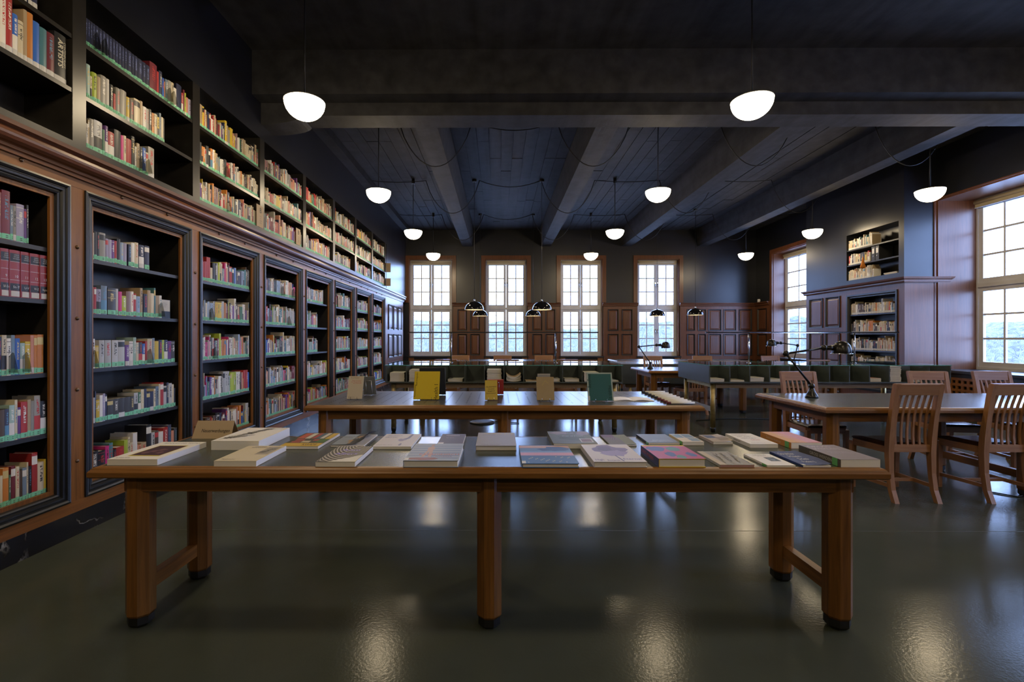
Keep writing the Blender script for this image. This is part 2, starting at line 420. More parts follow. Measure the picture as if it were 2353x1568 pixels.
def window(loc, rz, width, depth, cols, casing=True):
    global WN; WN += 1
    w = empty('window_%d' % WN, loc, rz); w['kind'] = 'structure'
    H = WIN_Z1 - WIN_Z0
    fr = MB(); ft = .05
    fr.box(0, ft, depth, depth + .09, 0, H).box(width - ft, width, depth, depth + .09, 0, H)
    fr.box(ft, width - ft, depth, depth + .09, H - .10, H).box(ft, width - ft, depth, depth + .09, 0, .05)
    tz = H * .492
    fr.box(ft, width - ft, depth - .01, depth + .09, tz - .035, tz + .035)
    f = fr.build('window_frame', WHITEPAINT, w, False)
    mid = width / 2
    for a, b, hl in ((ft, mid - .004, True), (mid + .004, width - ft, False)):
        sash(w, a, b, .05, tz - .035, depth + .02, cols, 3, hl)
        sash(w, a, b, tz + .035, H - .10, depth + .02, cols, 3, hl)
    # wooden reveal boards and casing
    rv = MB()
    rv.box(0, .02, 0, depth, 0, H).box(width - .02, width, 0, depth, 0, H).box(.02, width - .02, 0, depth, H - .02, H)
    rv.build('reveal_lining', wood('panel'), w, False)
    if casing:
        cs = MB(); cw = .115 if casing != 'slim' else .02
        cs.box(-cw, 0, -.045, 0, 1.70 if casing == 'short' else 0, H + cw).box(width, width + cw, -.045, 0, 1.70 if casing == 'short' else 0, H + cw)
        cs.box(0, width, -.045, 0, H, H + cw)
        cs.build('casing', wood('cornice'), w, False)
    box('sill', -.04, width + .04, -.10, depth, -.045, -.002, SILLSTONE, w)
    # roller blind under the head
    bl = MB()
    bl.tube([(.06, depth - .06, H - .075), (width - .06, depth - .06, H - .075)], .035, 10)
    bl.box(.06, width - .06, depth - .064, depth - .060, H - .16, H - .075)
    b = bl.build('roller_blind', BLIND, w)
    box('blind_bar', .06, width - .06, depth - .07, depth - .055, H - .175, H - .158, WHITEPAINT, b)
    cord = MB().tube([(width - .03, depth - .1, H - .1), (width - .03, depth - .1, .25), (width - .04, depth - .1, .16), (width - .05, depth - .1, .25)], .004, 4)
    cord.build('blind_cord', BLIND, w)
    return w
for a, b in FARX:
    window((a, YF, WIN_Z0), 0, b - a, .14, 2, 'short')
# right-hand windows: facing -x, so local x runs towards -Y
for a, b, d, X in RWIN:
    window((X, b, WIN_Z0), -PI / 2, b - a, d, 3 if d > .5 else 2, True if d < .5 else 'slim')

# ---- raised and fielded panelling: each panel, with its black moulding, is a piece of the wall
def panel(parent, P, u0, u1, z0, z1, mat, mould=EBONY, t=.012):
    # P(u, d, z) -> room point; d = distance out of the wall face
    m = MB(); mw = min(.035, (u1 - u0) * .16)
    def ring(i, d): return [P(u0 + i, d, z0 + i), P(u1 - i, d, z0 + i), P(u1 - i, d, z1 - i), P(u0 + i, d, z1 - i)]
    m.loops([ring(0, .004), ring(0, .022), ring(mw * .45, .020), ring(mw, -.008)], True, False, 1)
    m.loops([ring(mw, -.008), ring(mw * 1.3, -.008), ring(mw * 2.1, t * .5)], True, False, 0)
    m.quad(ring(mw * 2.1, t * .5), 0)
    return m.build('panel', [mat, mould], parent)
def board_with_panels(name, parent, P, u0, u1, z0, z1, cols, rows, mat, mould=EBONY, thick=.06):
    # solid board with recesses cut as stiles and rails, then panels set in
    m = MB()
    def bx(a, b, c, d): # box from wall (d=-thick) to face (d=0)
        p = [P(a, -thick, c), P(b, -thick, c), P(b, -thick, d), P(a, -thick, d)]; q = [P(a, 0, c), P(b, 0, c), P(b, 0, d), P(a, 0, d)]
        m.loops([p, q], True, True)
    us = [u0]
    for a, b in cols:
        bx(us[-1], a, z0, z1); us.append(b)
    bx(us[-1], u1, z0, z1)
    for a, b in cols:
        zs = z0
        for c, d in rows:
            bx(a, b, zs, c); zs = d
        bx(a, b, zs, z1)
    o = m.build(name, mat, parent)
    for a, b in cols:
        for c, d in rows:
            panel(o, P, a, b, c, d, mat, mould)
    return o
ROWS = [(.22, .78), (.90, 1.62), (1.72, 2.30)]
ROWS = [(.16, .60), (.70, .90), (1.00, 1.60), (1.70, 2.30)]
ROWS = [(.20, .72), (.84, 1.52), (1.62, 2.30)]
TOPZ = 2.50
Pfar = lambda u, d, z: (u, YF - .06 - d, z)
segs = [(FARX[0][1], FARX[1][0], 2), (FARX[1][1], FARX[2][0], 2), (FARX[2][1], FARX[3][0], 2)]
wp = []
for a, b, n in segs:
    a += .02; b -= .02; w = (b - a - .14 * 2 - .10) / 2
    wp.append((a, b, [(a + .14, a + .14 + w), (a + .24 + w, a + .24 + 2 * w)]))
a = FARX[3][1] + .02; b = XR - .02
cols = []
for px0, px1 in ((1577, 1595), (1602, 1620), (1625.5, 1655), (1660, 1689), (1695.5, 1725)):
    cols.append((atY(px0, 700, YF).x, atY(px1, 700, YF).x))
wp.append((a, b, cols))
for a, b, cols in wp:
    o = board_with_panels('wainscot', wf, Pfar, a, b, 0, 2.40, cols, ROWS, wood('panel'))
    cm = MB()
    prof = [(-.0, 2.40), (.03, 2.40), (.045, 2.425), (.045, 2.445), (.075, 2.47), (.085, 2.50), (0, 2.50)]
    cm.prism([(YF - .06 - d, z) for d, z in prof], a - .03, b + .03, 'x')
    cm.build('wainscot_cap', wood('panel', 'x'), wf)
# short panel on the right wall between corner and window, and dado under the right windows
Pr = lambda u, d, z: (XR - .0 - d - .04, u, z)
board_with_panels('wainscot', wr, Pr, 14.56, YF - .07, 0, 2.40, [(14.70, 15.2)], ROWS, wood('panel'), thick=.04)
MB().prism([(XR - .04 - d, z) for d, z in prof], 14.54, YF - .06, 'y').build('wainscot_cap', wood('panel', 'y'), wr)

# ---- wooden lattice radiator covers under the windows
def lattice(parent, P, u0, u1, z0, z1, cell=.105, bar=.045):
    m = MB()
    def bx(a, b, c, d, t0, t1):
        p = [P(a, t0, c), P(b, t0, c), P(b, t0, d), P(a, t0, d)]; q = [P(a, t1, c), P(b, t1, c), P(b, t1, d), P(a, t1, d)]
        m.loops([p, q], True, True)
    n = max(2, round((u1 - u0) / cell)); k = max(2, round((z1 - z0) / cell))
    cu = (u1 - u0 - bar) / n; cz = (z1 - z0 - bar) / k
    for i in range(n + 1): bx(u0 + i * cu, u0 + i * cu + bar, z0, z1, -.012, .008)
    for j in range(k + 1): bx(u0, u1, z0 + j * cz, z0 + j * cz + bar, -.010, .010)
    return m.build('lattice_grille', wood('oak', 'x'), parent)
for a, b in FARX:
    box('radiator_niche_back', a + .04, b - .04, YF - .014, YF - .004, .06, .76, CABLE, wf)
    box('sill_frame', a, a + .16, YF - .06, YF - .004, 0, .77, wood('oak'), wf)
    box('sill_frame', b - .16, b, YF - .06, YF - .004, 0, .77, wood('oak'), wf)
    lattice(wf, lambda u, d, z: (u, YF - .045 - d, z), a + .16, b - .16, .08, .70)
for a, b, d, X in RWIN[1:]:
    box('radiator_niche_back', X - .014, X - .004, a + .04, b - .04, .06, .76, CABLE, wr)
    box('sill_frame', X - .06, X - .004, a, a + .10, 0, .77, wood('oak'), wr)
    box('sill_frame', X - .06, X - .004, b - .10, b, 0, .77, wood('oak'), wr)
    lattice(wr, lambda u, d, z: (X - .045 - d, u, z), a + .10, b - .10, .08, .70)

# ---- pier on the right wall with its panels and niches
PX, PY0, PY1 = 7.40, 8.87, 11.68
wpier = struct('wall_right_pier', MB().box(PX + .36, XR, PY0, PY1, 0, ZC).build('wall_right_pier', BLACKWALL, None, False))
NY0, NY1 = 8.99, 10.33
m = MB()
m.box(PX, PX + .36, PY0, NY0, 2.40, ZC).box(PX, PX + .36, NY1, PY1, 2.40, ZC)
m.box(PX, PX + .36, NY0, NY1, 2.40, 2.60).box(PX, PX + .36, NY0, NY1, 3.56, ZC)
m.build('pier_upper_face', BLACKWALL, wpier, False)
Pp = lambda u, d, z: (PX - d, u, z)
m = MB()
m.box(PX, PX + .36, PY0, 9.03, 0, 2.40).box(PX, PX + .36, 10.30, 10.42, 0, 2.40).box(PX, PX + .36, 9.03, 10.30, 2.27, 2.40).box(PX, PX + .36, 9.03, 10.30, 0, .36)
m.build('pier_oak_frame', wood('panel'), wpier, False)
board_with_panels('pier_panelling', wpier, Pp, 10.42, PY1, 0, 2.40, [(10.52, 10.98), (11.08, 11.55)], ROWS, wood('panel'), thick=.30)
box('pier_end_board', PX - .002, XN - .02, PY0 - .012, PY0, 0, 2.40, wood('panel'), wpier)
MB().frame_sweep(PX, XR, PY0 - .012, PY1, [(0, 2.40), (-.03, 2.40), (-.045, 2.425), (-.045, 2.445), (-.075, 2.47), (-.085, 2.50), (0, 2.50)], 'z').build('pier_cornice', wood('cornice', 'y'), wpier)
pm = MB()
def pring(i, d): return [(PX - d, 9.03 + i, .36 + i), (PX - d, 10.30 - i, .36 + i), (PX - d, 10.30 - i, 2.27 - i), (PX - d, 9.03 + i, 2.27 - i)]
pm.loops([pring(-.02, .0), pring(-.02, .02), pring(.015, .02), pring(.03, -.01), pring(.05, -.01), pring(.055, -.05)], True, False)
pm.build('pier_moulding', EBONY, wpier)

# ---- left wall beyond the bookcases: panelled oak door-like bay
Pl = lambda u, d, z: (XL + .0 + d, u, z)
board_with_panels('panelled_bay', wl, Pl, 12.68, 14.95, .165, 2.53, [(12.95, 13.45), (13.58, 14.05), (14.18, 14.68)], [(.36, .72), (.86, 1.50), (1.62, 2.30)], wood('panel'), thick=.30)
box('panelled_bay_back', XL - .36, XL - .30, 12.68, YF, .16, 2.60, BLACKWALL, wl)
# =================================================================== bookcase wall on the left
PIT = 1.32
def pil(k): return 3.376 + PIT * k          # pilaster centre lines
BAYS = list(range(-3, 7))
BAYNAME = {-3: 'bay nearest the back wall', -2: 'bay before the encyclopedia bay', -1: 'encyclopedia bay', 0: 'bay beside encyclopedias', 1: 'bay behind tent sign',
           2: 'third bay past encyclopedias', 3: 'half-empty bay', 4: 'bay past the half-empty one', 5: 'last bay but one', 6: 'last bay before oak panels'}
LOWZ = {k: [.345, .747, 1.156, 1.562, 1.968] for k in BAYS}
LOWZ[-1] = [.345, .745, 1.15, 1.637, 1.985]
UPZ = [2.757, 3.12, 3.495]
OZ0, OZ1 = .345, 2.357
XS, XU = -3.020, -2.985                       # spine planes below and above the cornice
bolt_me = None
def make_bolt():
    global bolt_me
    bolt_me = bpy.data.meshes.new('bolt'); m = MB().lathe([(.0135, 0), (.0135, .004), (.009, .010), (.0005, .012)], 8)
    vv = [(z, x, y) for x, y, z in m.v]
    bolt_me.from_pydata(vv, [], m.f); bolt_me.materials.append(BOLT)
    bolt_me.polygons.foreach_set('use_smooth', [True] * len(bolt_me.polygons))
make_bolt()
for k in BAYS:
    a, b = pil(k), pil(k + 1)
    t = wthing('oak_bookcase', 'open oak bookcase with black moulding, ' + BAYNAME[k], 'bookcase', (XL, (a + b) / 2, .165), 'oak bookcases along the wall')
    box('pilaster', XL - .10, XL, a - .06 + (.0), a + .06, .245, 2.437, wood('oak'), t)
    if k == 6: box('pilaster', XL - .10, XL, b - .06, b + .06, .245, 2.437, wood('oak'), t)
    box('bottom_rail', XL - .10, XL + .004, a - .06, b - .06 if k < 6 else b + .06, .165, .245, wood('oak', 'y'), t)
    box('frieze', XL - .10, XL + .002, a - .06, b - .06 if k < 6 else b + .06, 2.437, 2.53, wood('oak', 'y'), t)
    # black stepped moulding round the opening
    y0, y1, z0, z1 = a + .06, b - .06, .245, 2.437
    def ring(i, d): return [(XL + d, y0 + i, z0 + i), (XL + d, y1 - i, z0 + i), (XL + d, y1 - i, z1 - i), (XL + d, y0 + i, z1 - i)]
    m = MB()
    m.loops([ring(0, 0), ring(0, .012), ring(.012, .016), ring(.024, .010), ring(.028, .0), ring(.034, .0), ring(.040, .004), ring(.052, .002), ring(.058, -.012),
             ring(.064, -.012), ring(.070, -.008), ring(.080, -.012), ring(.085, -.03)], True, False)
    m.build('moulding', EBONY, t)
    m = MB(); m.loops([ring(.085, -.03), ring(.112, -.03), ring(.112, -.048)], True, False)
    m.build('inner_strip', wood('oak'), t)
    m = MB()
    m.box(XL - .335, XL - .05, a + .06, a + .16, .245, 2.437).box(XL - .335, XL - .05, b - .16, b - .06, .245, 2.437)
    m.build('side', BLACKSHELF, t, False)
    box('back_panel', XL - .35, XL - .335, a + .06, b - .06, .245, 2.437, BLACKSHELF, t)
    box('floor_board', XL - .335, XL - .05, a + .16, b - .16, .31, .344, BLACKSHELF, t)
    for z in LOWZ[k][1:]:
        box('shelf', XL - .33, XL - .052, a + .16, b - .16, z - .028, z, SHELFMETAL, t)
    for z in (.52, 1.02, 1.52, 2.02):
        o = link('bolt', bolt_me, t); o.location = (XL, a, z)
    for y in (a + .40, b - .40):
        o = link('bolt', bolt_me, t); o.location = (XL + .002, y, 2.485)
# upper black shelves
for k in BAYS:
    a, b = pil(k) + .02, pil(k + 1) + .02
    t = wthing('black_wall_shelf', 'black upper shelf unit above the cornice, over ' + BAYNAME[k], 'shelf', (XL, (a + b) / 2, 2.6), 'black upper shelves')
    box('upright', XL - .34, XL, a - .055, a + .055, 2.60, 3.87, BLACKSHELF, t)
    if k == 6: box('upright', XL - .34, XL, b - .055, b + .045, 2.60, 3.87, BLACKSHELF, t)
    box('back_panel', XL - .36, XL - .34, a - .055, b - .055 if k < 6 else b + .045, 2.60, 3.87, BLACKSHELF, t)
    box('base_board', XL - .34, XL, a + .055, b - .055, 2.60, 2.756, BLACKSHELF, t)
    for z in UPZ[1:]:
        box('shelf', XL - .34, XL - .004, a + .055, b - .055, z - .03, z, BLACKSHELF, t)
# cornice of dark oak along the whole wall
prof = [(0, 2.50), (.022, 2.50), (.022, 2.522), (.034, 2.528), (.034, 2.545), (.040, 2.55), (.056, 2.556), (.070, 2.570), (.078, 2.588), (.080, 2.603), (.074, 2.622), (.066, 2.634),
        (.078, 2.638), (.092, 2.646), (.094, 2.672), (.060, 2.68), (0, 2.68)]
tr = struct('trim_1', MB().prism([(XL + d, z) for d, z in prof], YB, 15.0, 'y').build('trim_1', wood('cornice', 'y')))
# black marble plinth, slab by slab
bb = struct('baseboard_left', box('baseboard_left', XL - .35, XL - .03, YB, 15.0, 0, .16, BLACKWALL))
y = 1.0
while y < 15.0:
    L = R.choice((1.1, 1.32, 1.5)); y2 = min(15.0, y + L)
    box('marble_slab', XL - .03, XL - .002 + .004 * R.random(), y + .0015, y2 - .0015, 0, .1645, MARBLE, bb); y = y2

# =================================================================== books
PAL = {  # key: (linear colour, word)
 'N': ((.026, .032, .075), 'navy'), 'n': ((.055, .060, .11), 'slate'), 'K': ((.014, .014, .016), 'black'), 'k': ((.05, .05, .052), 'charcoal'),
 'R': ((.40, .035, .035), 'red'), 'M': ((.16, .022, .035), 'maroon'), 'C': ((.60, .52, .36), 'cream'), 'W': ((.72, .69, .63), 'white'),
 'G': ((.29, .275, .24), 'grey'), 'g': ((.45, .45, .44), 'silver'), 'T': ((.40, .30, .18), 'tan'), 'B': ((.085, .055, .038), 'brown'),
 'O': ((.55, .20, .04), 'orange'), 'Y': ((.62, .44, .04), 'yellow'), 'L': ((.40, .50, .05), 'lime'), 'E': ((.06, .17, .10), 'green'),
 'e': ((.32, .45, .40), 'mint'), 'Q': ((.07, .20, .24), 'teal'), 'q': ((.16, .22, .29), 'blue-grey'), 'U': ((.03, .12, .45), 'blue'), 'u': ((.30, .40, .58), 'skyblue'),
 'P': ((.13, .05, .22), 'purple'), 'p': ((.33, .30, .42), 'lilac'), 'I': ((.55, .03, .20), 'magenta'), 'S': ((.60, .26, .17), 'salmon'), 'H': ((.28, .18, .18), 'mauve')}
BOOKS = []     # dicts
def add_book(sec, bay, row, X, sgn, y0, y1, z, h, d, c, style=None, lab='g', lean=0.0, back=0.0):
    if style is None: style = R.choice((0, 0, 1, 1, 1, 2, 3, 4))
    acc = R.choice(((.75, .72, .65), (.75, .72, .65), (.60, .48, .20), (.02, .02, .02), (.02, .02, .02), (.5, .05, .05), (.1, .25, .4)))
    col = PAL[c][0]
    if sum(col) < .5 and acc[0] < .1: acc = (.7, .68, .6)
    if sum(col) > 1.2 and acc[0] > .7: acc = (.03, .03, .04)
    j = .85 + .3 * R.random()
    BOOKS.append(dict(sec=sec, bay=bay, row=row, X=X, s=sgn, y0=y0, y1=y1, z=z, h=h, d=d, col=tuple(min(.8, v * j) for v in col), key=c, acc=acc, style=style, lab=lab if R.random() > .07 or sec == 'pier' else 'w', lean=lean, i=len(BOOKS)))
def px_row(bay, row, items, z, X, x0, sx, ox, h0=.215, lab='g', sec='low'):
    """items: 'Cxxx[:h]' colour letter + right end in the measuring strip; '.xxx' leaves a gap"""
    xp = x0
    for it in items.split():
        c = it[0]; rest = it[1:].split(':'); xe = float(rest[0])
        h = float(rest[1]) / 100 if len(rest) > 1 else max(.16, min(.27, h0 + R.uniform(-.028, .03)))
        ya = atX(ox + xp / sx, 700, X).y; yb = atX(ox + xe / sx, 700, X).y
        if sec == 'low' and bay == 0: ya = max(ya, pil(0) + .1605); yb = min(yb, pil(1) - .1605)
        if sec == 'low' and bay == -1: yb = min(yb, pil(0) - .1605)
        if c != '.' and yb - ya > .004: add_book(sec, bay, row, X, 1, ya + .0006, yb - .0006, z, h, R.uniform(.14, .2), c, None, lab)
        xp = xe
def rnd_row(sec, bay, row, X, sgn, ya, yb, z, hmax, lab='g', fill=1.0, palette=None, start=''):
    palette = palette or 'CCCCWWWWgggGGTTTKkNnRMBEQqUYOSHePLuI'
    y = ya; end = ya + (yb - ya) * fill; q = 0
    base = R.uniform(.19, .22)
    rep = 0; c = 'C'; hh = base; w = .02
    while y < end - .008:
        if rep <= 0:
            c = start[q] if q < len(start) else R.choice(palette)
            w = R.choice((.010, .013, .016, .019, .022, .027, .033, .040)); hh = min(hmax - .03, max(.15, base + R.gauss(0, .028)))
            rep = R.choice((1, 1, 1, 1, 1, 1, 1, 2, 3))
        if y + w > end: w = end - y
        dd = R.uniform(.13, .2)
        y_lo, y_hi = (y, y + w)
        add_book(sec, bay, row, X, sgn, y_lo + .0005, y_hi - .0005, z, hh, dd, c, None, lab)
        y += w; rep -= 1; q += 1
S1 = 1717 / 460.; S2 = 1503 / 460.
# upper shelves, first two bays in view
px_row(-1, 'u2', 'W50:36 R105:34 U152:26 C200:24 T232:33 O282:33 U338:30 Q400:29 M465:29 K568:33', UPZ[1], XU, 0, S1, 0, lab='w', sec='up')
px_row(-1, 'u3', 'N280:22 N320:22', UPZ[2], XU, 240, S1, 0, lab='w', sec='up')
px_row(0, 'u3', ' '.join('N%d:20.5' % v for v in (750, 772, 793, 815, 845, 875, 905, 933, 960, 988, 1012, 1040, 1065, 1090, 1128, 1150, 1180, 1220, 1250, 1283)) +
       ' M1345:26 R1362:22 N1390:24 U1408:20 O1416:18 q1441:21 G1468:22 C1490 W1512 N1556:25 R1570:20 M1583 L1595 S1612 p1636:19', UPZ[2], XU, 732, S1, 0, sec='up')
px_row(0, 'u2', 'e772:25 C790:18 L830:22 T862:21 G912:24 W936 K972 R992:16 G1032:22 G1083:23 Y1111:20 B1150:20 C1200:23 T1223:24 W1259:21 G1276 K1301:22 O1322 C1349:21 Y1366 q1382 C1400:22 K1411:22', UPZ[1], XU, 735, S1, 0, sec='up')
px_row(0, 'u1', 'W756:18 T766 G806:23 g876:24 E900:20 P926 R979:21 K1036:25 I1059 C1082 R1126:23 K1156:27 W1171:20 T1198 K1223:22 U1251 C1271 G1321:26', UPZ[0], XU, 735, S1, 0, sec='up')
# oak bays in view
px_row(-1, 'l5', 'M12:28 M75:30 q98:22 G121:22 p180:24 P200:22 K215:25', LOWZ[-1][4], XS, -40, S2, 0)
px_row(-1, 'l3', 'N12:24 C50:25 W82:23 q112:25 U150:23 e188:20 Y228:21 S255:25 O280:25 O326:25.5', LOWZ[-1][2], XS, -30, S2, 0)
px_row(-1, 'l2', 'B35:20 n68:20 e110:22 C132:25 P156:20 R206:23 T232:24 G256:23 G302:26 K346:22', LOWZ[-1][1], XS, -30, S2, 0)
px_row(-1, 'l1', 'C20:20 O65:24 E82:19 M116:24 C146:23 B168:20 q200:21 C213:24 K238:21 R281:29 C328:22 Y347:23', LOWZ[-1][0], XS, -30, S2, 0)
px_row(0, 'l5', 'T689:26 C707:20 K727:21 K746:21 G791:21.5 p813:18 p838:18 P859:18 R877:18 K903:20 u926:18 p951:18 .963 N985:18 W1010:20 C1038:21 .1042 N1081:20 .1085 N1121:20.5', LOWZ[0][4], XS, 652, S2, 0)
px_row(0, 'l4', 'e666:20 q691 R706:20 R723:20 p757:19 q803:22 .808 k868:21 g887:21 .889 I915:19 L947:16 H981:20 W1002 R1022:19 u1051:17 T1071 .1077 N1106 T1130 C1156:21 Q1168:26 T1195 W1214:20', LOWZ[0][3], XS, 652, S2, 0)
px_row(0, 'l3', 'K669:15 C686:20 W712:22 Y741:17 .744 g783:21 .786 g834:21 .840 g886:21 g936:21 .940 P969:17 W999:20 e1022 C1041:19 k1068 U1089:18 R1106 C1143:22 q1161 Y1191:20 N1216:21 L1233 N1259:21 P1286:20 k1313:20', LOWZ[0][2], XS, 652, S2, 0)
px_row(0, 'l2', 'T665:21 W690:21 g713:19 N721 Y748:17 W771:20 p790:21 N804:20 .806 k849:15.5 k891:15.5 k936:15.5 k976:15.5 k1006:15.5 g1036:18 E1058:18 C1081:20 N1101 N1126:17 N1153:17 C1168:19 q1191 C1204 R1228 g1250 N1266:23 g1290:22 C1305 K1318:17', LOWZ[0][1], XS, 654, S2, 0)
px_row(0, 'l1', 'O678:22 K738:19 K790:18 I819 Q847:22 K873:16 R931:17 L960 C976 C998:18 W1031:25 S1060:14 T1098:15 K1136:29 g1162 B1190:22 W1225:20 R1260 n1285 S1305:18 k1330:20', LOWZ[0][0], XS, 658, S2, 0)
for k in (1, 2, 3, 4, 5, 6):
    a, b = pil(k) + .165, pil(k + 1) - .185
    for r in range(5):
        fill = 1.0
        if k == 3 and r in (2, 3): fill = .55
        if k == 3 and r == 4: fill = .82
        st = {(1, 4): 'RRRRRRRCCKYgLLCC', (1, 3): 'ENgqWWuuuugNYCN', (1, 0): 'KTMBCRO', (2, 4): 'uWC', (1, 1): 'GKKNCuIqE'}.get((k, r), '')
        rnd_row('low', k, 'l%d' % (r + 1), XS, 1, a, b, LOWZ[k][r], .38, 'g', fill, None, st)
    a, b = pil(k) + .08, pil(k + 1) - .038
    for r in range(3):
        fill = {(1, 0): 1.0, (3, 0): .92, (4, 0): .8}.get((k, r), 1.0)
        rnd_row('up', k, 'u%d' % (r + 1), XU, 1, a, b, UPZ[r], .36, 'g', fill, 'CCCCWWWTTgGKkNRRMBEQYOSHP', {(1, 1): 'KRROOGk', (3, 2): 'RRRRRSS', (2, 1): 'YKTTC', (3, 1): 'CCCTTRRSS'}.get((k, r), ''))
# the shelves this side of the frame go on in the same way
for k in (-1, -2):
    for r in range(5):
        ya = pil(k) + .165; yb = pil(k + 1) - .185
        rowb = [B['y0'] for B in BOOKS if B['bay'] == k and B['row'] == 'l%d' % (r + 1)]
        if rowb: yb = min(rowb) - .004
        elif k == -1: yb = atX(-62 / S2, 700, XS).y - .01
        if k == -1: yb = min(yb, atX(-62 / S2, 700, XS).y - .01) if r == 3 else yb
        rnd_row('low', k, 'x%d' % (r + 1), XS, 1, ya, yb, LOWZ[k][r], .34 if r == 3 and k == -1 else .38)
    for r in range(3):
        ya = pil(k) + .08; yb = pil(k + 1) - .038
        rowb = [B['y0'] for B in BOOKS if B['bay'] == k and B['row'] == 'u%d' % (r + 1)]
        if k == -1 and r == 0: continue
        if rowb: yb = min(rowb) - .004
        rnd_row('up', k, 'y%d' % (r + 1), XU, 1, ya, yb, UPZ[r], .36, 'w')
[B for B in BOOKS if B['bay'] == -1 and B['row'] == 'u2'][-1]['style'] = 0
for B in [B for B in BOOKS if B['bay'] == 0 and B['row'] == 'u3'][:20]: B['style'] = 1; B['acc'] = (.16, .20, .42); B['lab'] = 'g'
# pier shelves on the right wall (spines face -x): filled from the far end
PZL = [.36, .79, 1.14, 1.485, 1.876]
for r, z in enumerate(PZL[1:]):
    rnd_row('pier', 7, 'p%d' % (r + 1), PX + .035, -1, 9.10, 10.24, z, .34, 'w', 1.0, 'CCCCTTTWWWGGgBKNRO')
PZU = [2.60, 2.92, 3.24]
rnd_row('pier', 8, 'q1', PX + .03, -1, 9.62, 10.31, PZU[0], .30, 'w', 1.0, 'CCCCTTW')
rnd_row('pier', 8, 'q2', PX + .03, -1, 9.72, 10.31, PZU[1], .30, 'w', 1.0, 'CCWKRNYTG')
rnd_row('pier', 8, 'q3', PX + .03, -1, 9.66, 10.31, PZU[2], .30, 'w', 1.0, 'CQWKRWTG')
pc = wthing('wall_bookcase', 'dark oak framed bookcase built into the pier between the right windows', 'bookcase', (PX + .2, 9.66, .36))
for z in PZL[1:]: box('shelf', PX + .02, PX + .34, 9.06, 10.28, z - .028, z, SHELFMETAL, pc)
box('back_panel', PX + .345, PX + .36, 9.03, 10.30, .36, 2.27, BLACKSHELF, pc)
box('side', PX + .06, PX + .345, 9.03, 9.06, .36, 2.27, BLACKSHELF, pc); box('side', PX + .06, PX + .345, 10.28, 10.30, .36, 2.27, BLACKSHELF, pc)
pu = wthing('black_niche_shelf', 'black niche of three shelves above the pier cornice', 'shelf', (PX + .2, 9.66, 2.60))
for z in PZU[1:]: box('shelf', PX + .01, PX + .345, NY0, NY1, z - .025, z, SHELFMETAL, pu)
box('back_panel', PX + .345, PX + .36, NY0, NY1, 2.60, 3.56, BLACKSHELF, pu)

# ---- one procedural cover material; colour, print colour and layout are stored per face
def book_mat():
    m, nt, b = new_mat('printed_book_cover')
    A = lambda n: N(nt, 'ShaderNodeAttribute', attribute_name=n)
    ca, cb, cs = A('cover'), A('print'), A('layout')
    uv = N(nt, 'ShaderNodeUVMap', uv_map='spine')
    sp = N(nt, 'ShaderNodeSeparateXYZ'); nt.links.new(uv.outputs[0], sp.inputs[0])
    u, v = sp.outputs[0], sp.outputs[1]
    def M(op, a, b_=None, c=None):
        n = N(nt, 'ShaderNodeMath', operation=op)
        for i, q in enumerate((a, b_, c)):
            if q is None: continue
            if isinstance(q, (int, float)): n.inputs[i].default_value = q
            else: nt.links.new(q, n.inputs[i])
        return n.outputs[0]
    def inr(x, lo, hi): return M('MULTIPLY', M('GREATER_THAN', x, lo), M('LESS_THAN', x, hi))
    ss = N(nt, 'ShaderNodeSeparateXYZ'); nt.links.new(cs.outputs['Vector'], ss.inputs[0])
    st, seed = ss.outputs[0], ss.outputs[1]
    def pick(k): return inr(st, k - .5, k + .5)
    # small print: broken runs of marks that follow the spine
    cv = N(nt, 'ShaderNodeCombineXYZ'); nt.links.new(M('MULTIPLY', u, 3.0), cv.inputs[0]); nt.links.new(M('MULTIPLY', v, 46.0), cv.inputs[1]); nt.links.new(M('MULTIPLY', seed, 97.0), cv.inputs[2])
    nz = N(nt, 'ShaderNodeTexNoise'); nz.inputs['Scale'].default_value = 1.0; nz.inputs['Detail'].default_value = 1; nt.links.new(cv.outputs[0], nz.inputs['Vector'])
    marks = M('GREATER_THAN', nz.outputs[0], .5)
    title = M('MULTIPLY', M('MULTIPLY', inr(u, .3, .7), inr(v, .42, .9)), marks)
    band = inr(v, .74, .93)
    lower = inr(v, .16, .5)
    rule = M('MAXIMUM', inr(v, .90, .915), inr(v, .62, .635))
    mask = M('MAXIMUM', M('MULTIPLY', pick(1), title), M('MULTIPLY', pick(2), band))
    mask = M('MAXIMUM', mask, M('MULTIPLY', pick(3), M('MAXIMUM', rule, M('MULTIPLY', title, inr(v, .5, .8)))))
    mask = M('MAXIMUM', mask, M('MULTIPLY', pick(4), M('MAXIMUM', lower, M('MULTIPLY', title, inr(v, .55, .9)))))
    mx = N(nt, 'ShaderNodeMixRGB'); nt.links.new(mask, mx.inputs[0]); nt.links.new(ca.outputs[0], mx.inputs[1]); nt.links.new(cb.outputs[0], mx.inputs[2])
    nt.links.new(mx.outputs[0], b.inputs['Base Color']); b.inputs['Roughness'].default_value = .42
    return m
BOOKMAT = book_mat()
LABELG = plain('green_spine_label', (.21, .60, .36), .5)
LABELW = plain('white_spine_label', (.58, .57, .54), .5)
LABELINK = plain('label_print', (.05, .06, .05), .6)
